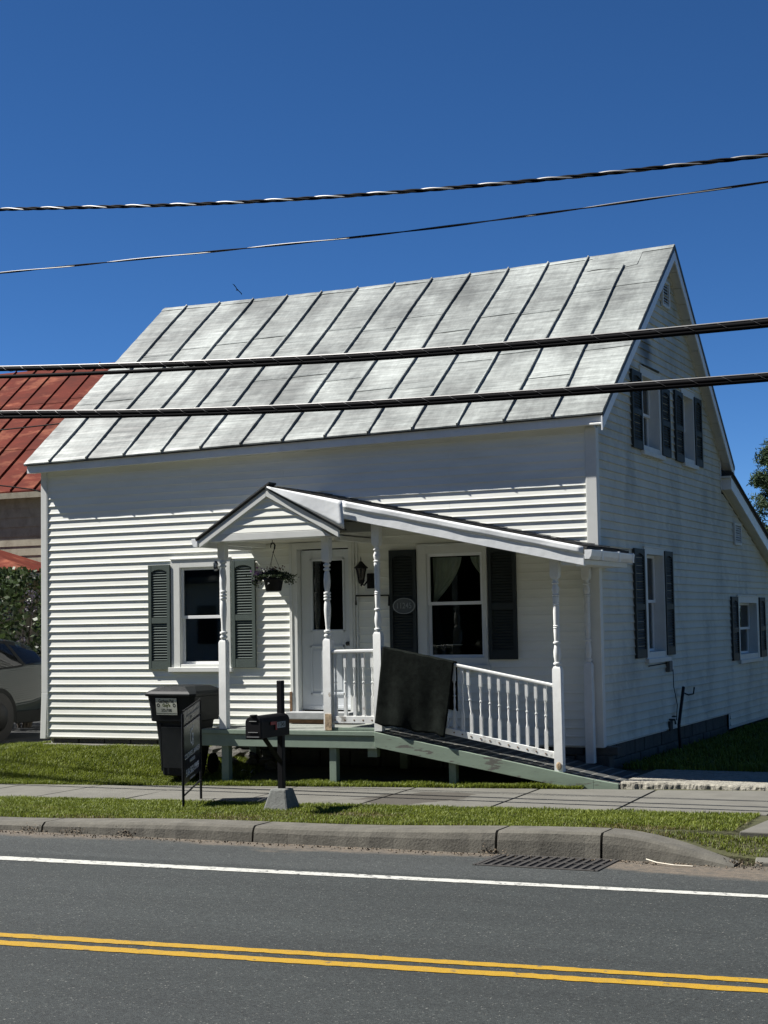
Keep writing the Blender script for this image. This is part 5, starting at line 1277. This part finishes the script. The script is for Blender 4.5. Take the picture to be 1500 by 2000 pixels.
# ------------------------------------------------------------------ red roofed neighbour house
rh = root('red_roofed_house', (-18, 9, -.2), 'old beige clapboard house with a rusty red metal roof', 'house')
RX0, RX1 = -26.0, -13.6; RE, RZ_, RRY, RRZ = 8.80, 4.33, 12.9, 7.66
ft = lambda y: RZ_ + (RRZ - RZ_) * (y - RE) / (RRY - RE)
q = MB(); q.box(RX0 + .3, RX1 - .3, 9.02, 9.2, -.3, 4.42); q.build('wall', BEIGE, rh)
q = MB(); q.hexa([(RX1 - .5, 9.2, -.3), (RX1 - .3, 9.2, -.3), (RX1 - .3, 16, -.3), (RX1 - .5, 16, -.3), (RX1 - .5, 9.2, 4.4), (RX1 - .3, 9.2, 4.4), (RX1 - .3, 16, 4.4), (RX1 - .5, 16, 4.4)]); q.build('wall', BEIGE, rh)
z = .2; k = 0
while z < 4.25:
    q = MB(); q.prism([(9.018, z), (9.018 - .026, z), (9.018 - .008, z + .205), (9.018, z + .205)], RX0 + .3, RX1 - .3, 'x'); q.build('clapboard', BEIGE, rh); z += .2; k += 1
q = MB(); q.hexa([(RX0, RE, ft(RE) - .06), (RX1, RE, ft(RE) - .06), (RX1, RRY, ft(RRY) - .06), (RX0, RRY, ft(RRY) - .06), (RX0, RE, ft(RE) - .01), (RX1, RE, ft(RE) - .01), (RX1, RRY, ft(RRY) - .01), (RX0, RRY, ft(RRY) - .01)])
q.hexa([(RX0, RRY, RRZ - .06), (RX1, RRY, RRZ - .06), (RX1, 17, RZ_), (RX0, 17, RZ_), (RX0, RRY, RRZ), (RX1, RRY, RRZ), (RX1, 17, RZ_ + .05), (RX0, 17, RZ_ + .05)])
rr_ = q.build('roof', REDM, rh)
xsR = [RX0 + .3 + .605 * k for k in range(21)]
for a, b_ in zip([RX0] + xsR, xsR + [RX1]):
    cuts = sorted({0.0, 1.0, .33 + R.uniform(-.03, .03), .68 + R.uniform(-.03, .03)})
    for c0, c1 in zip(cuts, cuts[1:]):
        q = MB(); ya = RE + (RRY - RE) * c0; yb = RE + (RRY - RE) * c1 - .008
        q.hexa([(a + .004, ya, ft(ya) - .009), (b_ - .004, ya, ft(ya) - .009), (b_ - .004, yb, ft(yb) - .009), (a + .004, yb, ft(yb) - .009), (a + .004, ya, ft(ya) + .014), (b_ - .004, ya, ft(ya) + .014), (b_ - .004, yb, ft(yb) + .005), (a + .004, yb, ft(yb) + .005)]); q.build('roof_panel', REDM, rr_)
for x in xsR:
    q = MB(); q.hexa([(x - .014, RE, ft(RE)), (x + .014, RE, ft(RE)), (x + .014, RRY, RRZ), (x - .014, RRY, RRZ), (x - .006, RE - .02, ft(RE) + .05), (x + .008, RE - .02, ft(RE) + .05), (x + .008, RRY, RRZ + .05), (x - .006, RRY, RRZ + .05)]); q.build('roof_seam', REDM, rr_)
q = MB(); q.box(RX0, RX1, RE - .01, RE + .03, RZ_ - .14, RZ_ - .02); q.build('eave_board', BEIGE, rh)
q = MB(); q.box(RX0, RX1, RE + .03, 9.0, RZ_ - .10, RZ_ - .08); q.build('eave_board', BEIGE, rh)
# small hipped red porch roof
hx0, hx1, hy0, hy1, hz = -22.0, -14.05, 7.55, 9.0, 2.62
q = MB(); tp = [(hx0 + 1.2, 8.95, 3.33), (hx1 - 2.45, 8.95, 3.33)]
q.poly([(hx0, hy0, hz), (hx1, hy0, hz), tp[1], tp[0]]); q.poly([(hx1, hy0, hz), (hx1, hy1, hz), tp[1]]); q.poly([(hx0, hy1, hz), (hx0, hy0, hz), tp[0]]); q.poly([(hx0, hy0, hz - .02), (hx1, hy0, hz - .02), (hx1, hy1, hz - .02), (hx0, hy1, hz - .02)])
q.build('porch_roof', REDM, rh, solid=.02)
for k in range(12):
    x = hx0 + .5 + .6 * k; t = (x - hx0) / (hx1 - hx0); xt = tp[0][0] + (tp[1][0] - tp[0][0]) * t
    q = MB(); q.tube([(x, hy0, hz + .02), (xt, 8.95, 3.35)], .018, 4); q.build('roof_seam', REDM, rh)
q = MB(); q.box(hx0, hx1, hy0 + .01, hy0 + .05, hz - .15, hz - .03); q.box(hx1 - .05, hx1 - .01, hy0, hy1, hz - .15, hz - .03); q.build('porch_fascia', BEIGE, rh)
q = MB(); q.box(hx0, hx1 - .6, hy0 + .15, hy0 + .25, hz - .42, hz - .16); q.build('porch_beam', BEIGE, rh)
for x in (-21.8, -19.2, -16.9): 
    q = MB(); q.box(x, x + .14, hy0 + .1, hy0 + .24, -.3, hz - .16); q.build('porch_post', BEIGE, rh)

q = MB(); q.grid(lambda u, v: (-13.5 + 5.2 * u, -0.1 + 13 * v, max(-0.19, H(-13.5 + 5.2 * u, -0.1 + 13 * v)) + .014), 4, 12)
q.build('driveway', mat('dark_damp_driveway', (.012, .013, .012), .9, var=.3, vscale=6, bump=.004, bscale=50), kind='structure')  # drive asphalt darkened in colour for the black shade around the car
# ------------------------------------------------------------------ parked SUV
sv = root('parked_car', (-10.5, 0.2, -.2), 'dark grey-green SUV parked beside the left wall of the white house', 'car')
CX = -10.5; CG = -.16
YS = .32
secs = [ # y, half width, z sill, z belt, z roof, roof half width
 (-2.45, .70, .35, .72, .74, .60), (-2.38, .82, .28, .80, .84, .70), (-1.9, .90, .24, .93, .98, .80), (-1.2, .91, .22, .98, 1.05, .80), (-.75, .91, .22, 1.00, 1.22, .70), (-.2, .91, .22, 1.01, 1.48, .60), (.5, .91, .22, 1.02, 1.535, .60), (1.1, .905, .24, 1.03, 1.52, .60), (1.6, .895, .28, 1.07, 1.47, .58), (1.95, .87, .32, 1.10, 1.40, .56), (2.12, .84, .36, 1.10, 1.25, .60), (2.25, .78, .42, 1.0, 1.05, .66), (2.28, .70, .50, .9, .95, .6)]
def ringc(s):
    y, hw, zs_, zb, zr_, rw = s
    half = [(hw * .82, zs_), (hw * .97, zs_ + .10), (hw, zs_ + .3), (hw * .995, (zs_ + zb) / 2 + .12), (hw * .965, zb - .02), (hw * .95, zb + .01), (rw + (hw * .95 - rw) * .35, zb + (zr_ - zb) * .65), (rw, zr_ - .03), (rw * .8, zr_), (0, zr_ + .015)]
    return [(CX + a, y, CG + b) for a, b in half] + [(CX - a, y, CG + b) for a, b in reversed(half[:-1])]
q = MB()
for s in secs: q.v += ringc(s)
nR = 19
for k in range(len(secs) - 1):
    for j in range(nR - 1): q.f.append((nR * k + j, nR * k + nR + j, nR * k + nR + j + 1, nR * k + j + 1))
    q.f.append((nR * k + nR - 1, nR * k + 2 * nR - 1, nR * k + nR, nR * k))
q.f.append(tuple(range(nR))); q.f.append(tuple(reversed([nR * (len(secs) - 1) + j for j in range(nR)])))
q.build('body', CARP, sv, smooth=True)
def interp(y):
    for a, b in zip(secs, secs[1:]):
        if a[0] <= y <= b[0]:
            t = (y - a[0]) / (b[0] - a[0]); return [a[i] + (b[i] - a[i]) * t for i in range(6)]
def side_pt(y, v, off=.006, sgn=1):   # v 0 belt .. 1 roof edge
    s = interp(y); hw, zb, zr_, rw = s[1], s[3], s[4], s[5]
    if v < .65: t = v / .65; xx_ = hw * .95 + (rw + (hw * .95 - rw) * .35 - hw * .95) * t; zz_ = zb + .01 + (zb + (zr_ - zb) * .65 - zb - .01) * t
    else: t = (v - .65) / .35; x_a = rw + (hw * .95 - rw) * .35; xx_ = x_a + (rw - x_a) * t; z_a = zb + (zr_ - zb) * .65; zz_ = z_a + (zr_ - .03 - z_a) * t
    return (CX + sgn * (xx_ + off), y, CG + zz_)
def cwin(y0b, y0t, y1b, y1t, vt=.86, vt1=None, m=GLASSD, nm='side_window', sgn=1, off=.006, vb=.06):
    b = MB(); vt1 = vt if vt1 is None else vt1
    def f(u, v):
        yb = y0b + (y1b - y0b) * u; yt = y0t + (y1t - y0t) * u; y = yb + (yt - yb) * v; vv = vb + ((vt + (vt1 - vt) * u) - vb) * v
        return side_pt(y, vv, off, sgn)
    return b.grid(f, 8, 6).build(nm, m, sv, smooth=True)
GW = mat('car_window_dark', (.006, .007, .008), .04, spec=.30)
for sgn in (1, -1):
    cwin(-.75, -.15, .25, .25, m=GW, sgn=sgn); cwin(.38, .38, 1.42, 1.25, .86, .84, m=GW, sgn=sgn); cwin(1.50, 1.33, 2.0, 1.95, .84, .60, m=GW, sgn=sgn)
    cwin(1.42, 1.25, 1.50, 1.33, .9, m=CLAD, nm='pillar', sgn=sgn, off=.008)
cwin(-1.15, -.2, 2.08, 2.06, .975, m=CLAD, nm='window_trim', off=.0025, vb=-.0)
for sgn in (1, -1):
    for wy in (0.78, -1.9):
        q = MB(); q.lathe([(.20, -.11), (.325, -.10), (.34, -.07), (.34, .07), (.325, .10), (.20, .11)], n=28); q.xform(Matrix.Translation((CX + sgn * .80, wy, CG + .34)) @ Matrix.Rotation(math.pi / 2, 4, 'Y')); ty = q.build('wheel', TYRE, sv, smooth=True)
        q = MB(); q.lathe([(.205, 0), (.21, .012), (.20, .02), (.03, .03)], n=28); q.xform(Matrix.Translation((CX + sgn * .905, wy, CG + .34)) @ Matrix.Rotation(sgn * math.pi / 2, 4, 'Y')); q.build('rim', RIM, ty, smooth=True)
        q = MB(); n = 20   # dark arch cladding
        for k in range(n):
            t0 = math.pi * (-.08 + 1.16 * k / n); t1 = math.pi * (-.08 + 1.16 * (k + 1) / n)
            f_ = lambda t, r_, xo: (CX + sgn * (.905 + xo), wy + r_ * math.cos(t), CG + .34 + r_ * math.sin(t))
            q.hexa([f_(t0, .36, -.08), f_(t0, .43, -.08), f_(t1, .43, -.08), f_(t1, .36, -.08), f_(t0, .36, .008), f_(t0, .43, .006), f_(t1, .43, .006), f_(t1, .36, .008)])
        q.build('wheel_arch', CLAD, sv)
        q = MB(); q.lathe([(.37, 0), (.37, .012)], n=28); q.xform(Matrix.Translation((CX + sgn * .898, wy, CG + .34)) @ Matrix.Rotation(sgn * math.pi / 2, 4, 'Y')); q.build('wheel_well', BLACK, sv)
q = MB(); q.box(CX + .895, CX + .918, 1.18, 2.10, CG + .22, CG + .40); q.box(CX + .895, CX + .918, -1.45, .38, CG + .20, CG + .36); q.build('side_cladding', CLAD, sv, bevel=.01)
q = MB(); q.tube([(CX + .905, .50, CG + .90), (CX + .935, .53, CG + .905), (CX + .935, .70, CG + .905), (CX + .905, .73, CG + .90)], .013, 7); q.build('door_handle', CARP, sv, smooth=True)
q = MB(); q.tube([side_pt(1.93, -.05, .002), (CX + .903, 1.99, CG + .85), (CX + .90, 2.0, CG + .60), (CX + .88, 1.98, CG + .42)], .004, 5); q.tube([(CX + .907, .42, CG + .3), (CX + .909, .36, CG + .6), (CX + .90, .36, CG + 1.0)], .004, 5); q.build('panel_gap', BLACK, sv)
q = MB(); q.box(CX + .60, CX + .82, 2.10, 2.24, CG + .80, CG + .98); q.build('tail_light', REDL, sv, bevel=.02)

for ch in sv.children_recursive:
    if ch.parent == sv: ch.matrix_parent_inverse = Matrix.Translation((0, YS, 0)) @ ch.matrix_parent_inverse
# ------------------------------------------------------------------ planting
# lilac bush behind the car
lb = root('lilac_bush', (-11.2, 3.9, -.2), 'leafy lilac bush with pale flowers behind the parked car', 'bush')
q = MB()
for k in range(9):
    a = R.uniform(0, 6.28); q.tube([(-11.3 + .1 * math.cos(a), 3.9 + .1 * math.sin(a), -.2), (-11.3 + .5 * math.cos(a), 3.9 + .4 * math.sin(a), 1.0), (-11.2 + .9 * math.cos(a), 3.9 + .8 * math.sin(a), 2.1)], [.03, .02, .008], 6)
q.build('stem', BARK, lb)
cl = []
for _ in range(11000):
    a = R.uniform(0, 6.283); zz = R.uniform(.0, 1); rad = .35 + 1.0 * math.sin(math.pi * min(1, .15 + zz * .75)); r = rad * math.sqrt(R.uniform(.25, 1))
    p = (-11.35 + r * math.cos(a) * 1.25, 4.0 + r * math.sin(a), .05 + 2.45 * zz)
    if math.sin(p[0] * 6 + p[2] * 4) * math.sin(p[1] * 5 - p[2] * 6 + 1) > -.25: cl.append(p)
leaves('foliage', cl, .105, LILAC, lb, 'stuff', aspect=.62, normal_up=.6)
cl = []
for cx, cy, cz in ((-10.9, 3.1, 1.72), (-10.6, 3.2, 1.78), (-10.5, 3.1, 2.0), (-11.0, 3.0, 1.2), (-10.7, 3.05, 1.25), (-11.4, 3.0, 1.6), (-10.35, 3.3, 1.5)):
    for _ in range(45): cl.append((cx + R.gauss(0, .07), cy + R.gauss(0, .05), cz + R.gauss(0, .06)))
leaves('flower', cl, .042, LILACF, lb, 'stuff', aspect=.9)

def pine(px, py, z0, H_, rad, label, n=26):
    t = root('pine_tree', (px, py, z0), label, 'tree', 'pine trees behind the house')
    q = MB(); q.tube([(px, py, z0), (px + .1, py, z0 + H_ * .5), (px, py, z0 + H_ * .98)], [H_ * .022, H_ * .015, .02], 10)
    tr = q.build('trunk', BARK, t, smooth=True); cl = []; q = MB()
    for k in range(n * 5):
        v = R.uniform(.12, .98); zz = z0 + H_ * v; L = rad * (1 - v) ** .72 * R.uniform(.65, 1.12) + .12; a = R.uniform(0, 6.283)
        d = Vector((math.cos(a), math.sin(a), R.uniform(.05, .35))); base_ = Vector((px, py, zz)); tip = base_ + d * L
        q.tube([base_, base_ + d * L * .55 + Vector((0, 0, -.03 * L)), tip], [.018, .010, .003], 4, cap=False)
        for _ in range(int(22 * L / rad * 3) + 12):
            s = R.uniform(.35, 1.05); c = base_ + d * L * s + Vector((R.gauss(0, .09), R.gauss(0, .09), R.gauss(0, .07)))
            for _ in range(4): cl.append((c.x + R.gauss(0, .06), c.y + R.gauss(0, .06), c.z + R.gauss(0, .06)))
    q.build('branch', BARK, t)
    leaves('crown', cl, .17, PINEM, t, 'stuff', aspect=.22)
pine(-4.50, 34.0, -.6, 7.9, 1.75, 'dark green pine tree beyond the rear lean-to roof')
pine(-1.6, 38.0, -.6, 7.0, 2.2, 'second pine tree further right behind the house')

def decid(px, py, z0, H_, rad, label, nleaf=5200, size=.22):
    t = root('leafy_tree', (px, py, z0), label, 'tree', 'leafy trees round the side yard'); q = MB(); q.tube([(px, py, z0), (px + .1, py, z0 + H_ * .35), (px, py + .1, z0 + H_ * .6)], [.22, .15, .08], 10)
    for k in range(9):
        a = k * .7; q.tube([(px, py, z0 + H_ * (.3 + .03 * k)), (px + rad * .4 * math.cos(a), py + rad * .4 * math.sin(a), z0 + H_ * (.5 + .03 * k)), (px + rad * .8 * math.cos(a), py + rad * .8 * math.sin(a), z0 + H_ * (.6 + .03 * k))], [.07, .045, .015], 6)
    q.build('trunk', BARK, t, smooth=True); cs = [(px + rad * R.uniform(-.7, .7), py + rad * R.uniform(-.7, .7), z0 + H_ * R.uniform(.38, .92)) for _ in range(26)]; cl = []
    for _ in range(nleaf):
        c = R.choice(cs); v = Vector((R.gauss(0, 1), R.gauss(0, 1), R.gauss(0, 1))).normalized() * rad * .33 * R.uniform(.6, 1); cl.append((c[0] + v.x, c[1] + v.y, c[2] + v.z * .8))
    leaves('crown', cl, size, TREEM, t, 'stuff', aspect=.6, normal_up=.5)
# off-view trees added at right to shade the gable side and show in panes
for i, (x, y, h, r) in enumerate(((9.5, 13, 9, 3.6), (13.5, 3, 10, 4.2), (7.0, 27, 11, 4.5), (14, 21, 12, 5))):
    decid(x, y, -.33, h, r, ['leafy tree nearest the rear corner of the side yard', 'broad leafy tree across the side yard from the gable wall', 'tall leafy tree at the far back of the side yard', 'largest leafy tree at the back right of the side yard'][i])
cl = []
for _ in range(9000):
    x = R.uniform(2.5, 18); y = 21 + R.gauss(0, .9); cl.append((x, y, -.3 + R.uniform(0, 1) * (3.0 + 1.2 * math.sin(x * 1.3))))
o = leaves('hedge', cl, .26, TREEM, None, 'stuff', aspect=.6, normal_up=.5); tag(o, 'tall green hedge behind the white fence in the side yard', 'hedge')
fn = root('picket_fence', (8, 19, -.33), 'white board fence at the back of the side yard', 'fence')
for k in range(26):
    q = MB(); x = 3.5 + .36 * k; q.box(x, x + .30, 19, 19.03, -.3, .75); q.build('fence_board', TRIM, fn)
q = MB(); q.box(3.4, 12.9, 19.03, 19.08, .2, .3); q.box(3.4, 12.9, 19.03, 19.08, .85, .93); q.build('fence_rail', TRIM, fn)
# woodland and house across the road for the panes; woods enlarged to block skylight
cl = []
for _ in range(70):
    cx = R.uniform(-80, 60); cy = R.uniform(-56, -37); h = R.uniform(15, 21); rr2 = R.uniform(4.0, 6.0)
    for _ in range(620):
        v = Vector((R.gauss(0, 1), R.gauss(0, 1), R.gauss(0, 1))).normalized() * R.uniform(.75, 1); cl.append((cx + v.x * rr2, cy + v.y * rr2, max(-.5, h * .5 + v.z * h * .52)))
o = leaves('woodland', cl, 1.5, TREEM, None, 'stuff', aspect=.7); tag(o, 'leafy woodland across the road behind the photographer', 'woodland')
oh = root('house_across_road', (-26, -33, -.5), 'white gabled house across the road, reflected in the window', 'house')
q = MB(); q.box(-29, -24, -36, -32, -.5, 3); q.build('wall', TRIM, oh)
q = MB(); q.prism([(-36.5, 3), (-31.5, 3), (-34, 5)], -29.4, -23.6, 'x'); q.build('roof', SHINGLE, oh)
for x in (-28.5, -26.8, -25.2):
    q = MB(); q.box(x, x + .8, -31.99, -31.95, .8, 2.2); q.build('window', BLACK, oh)
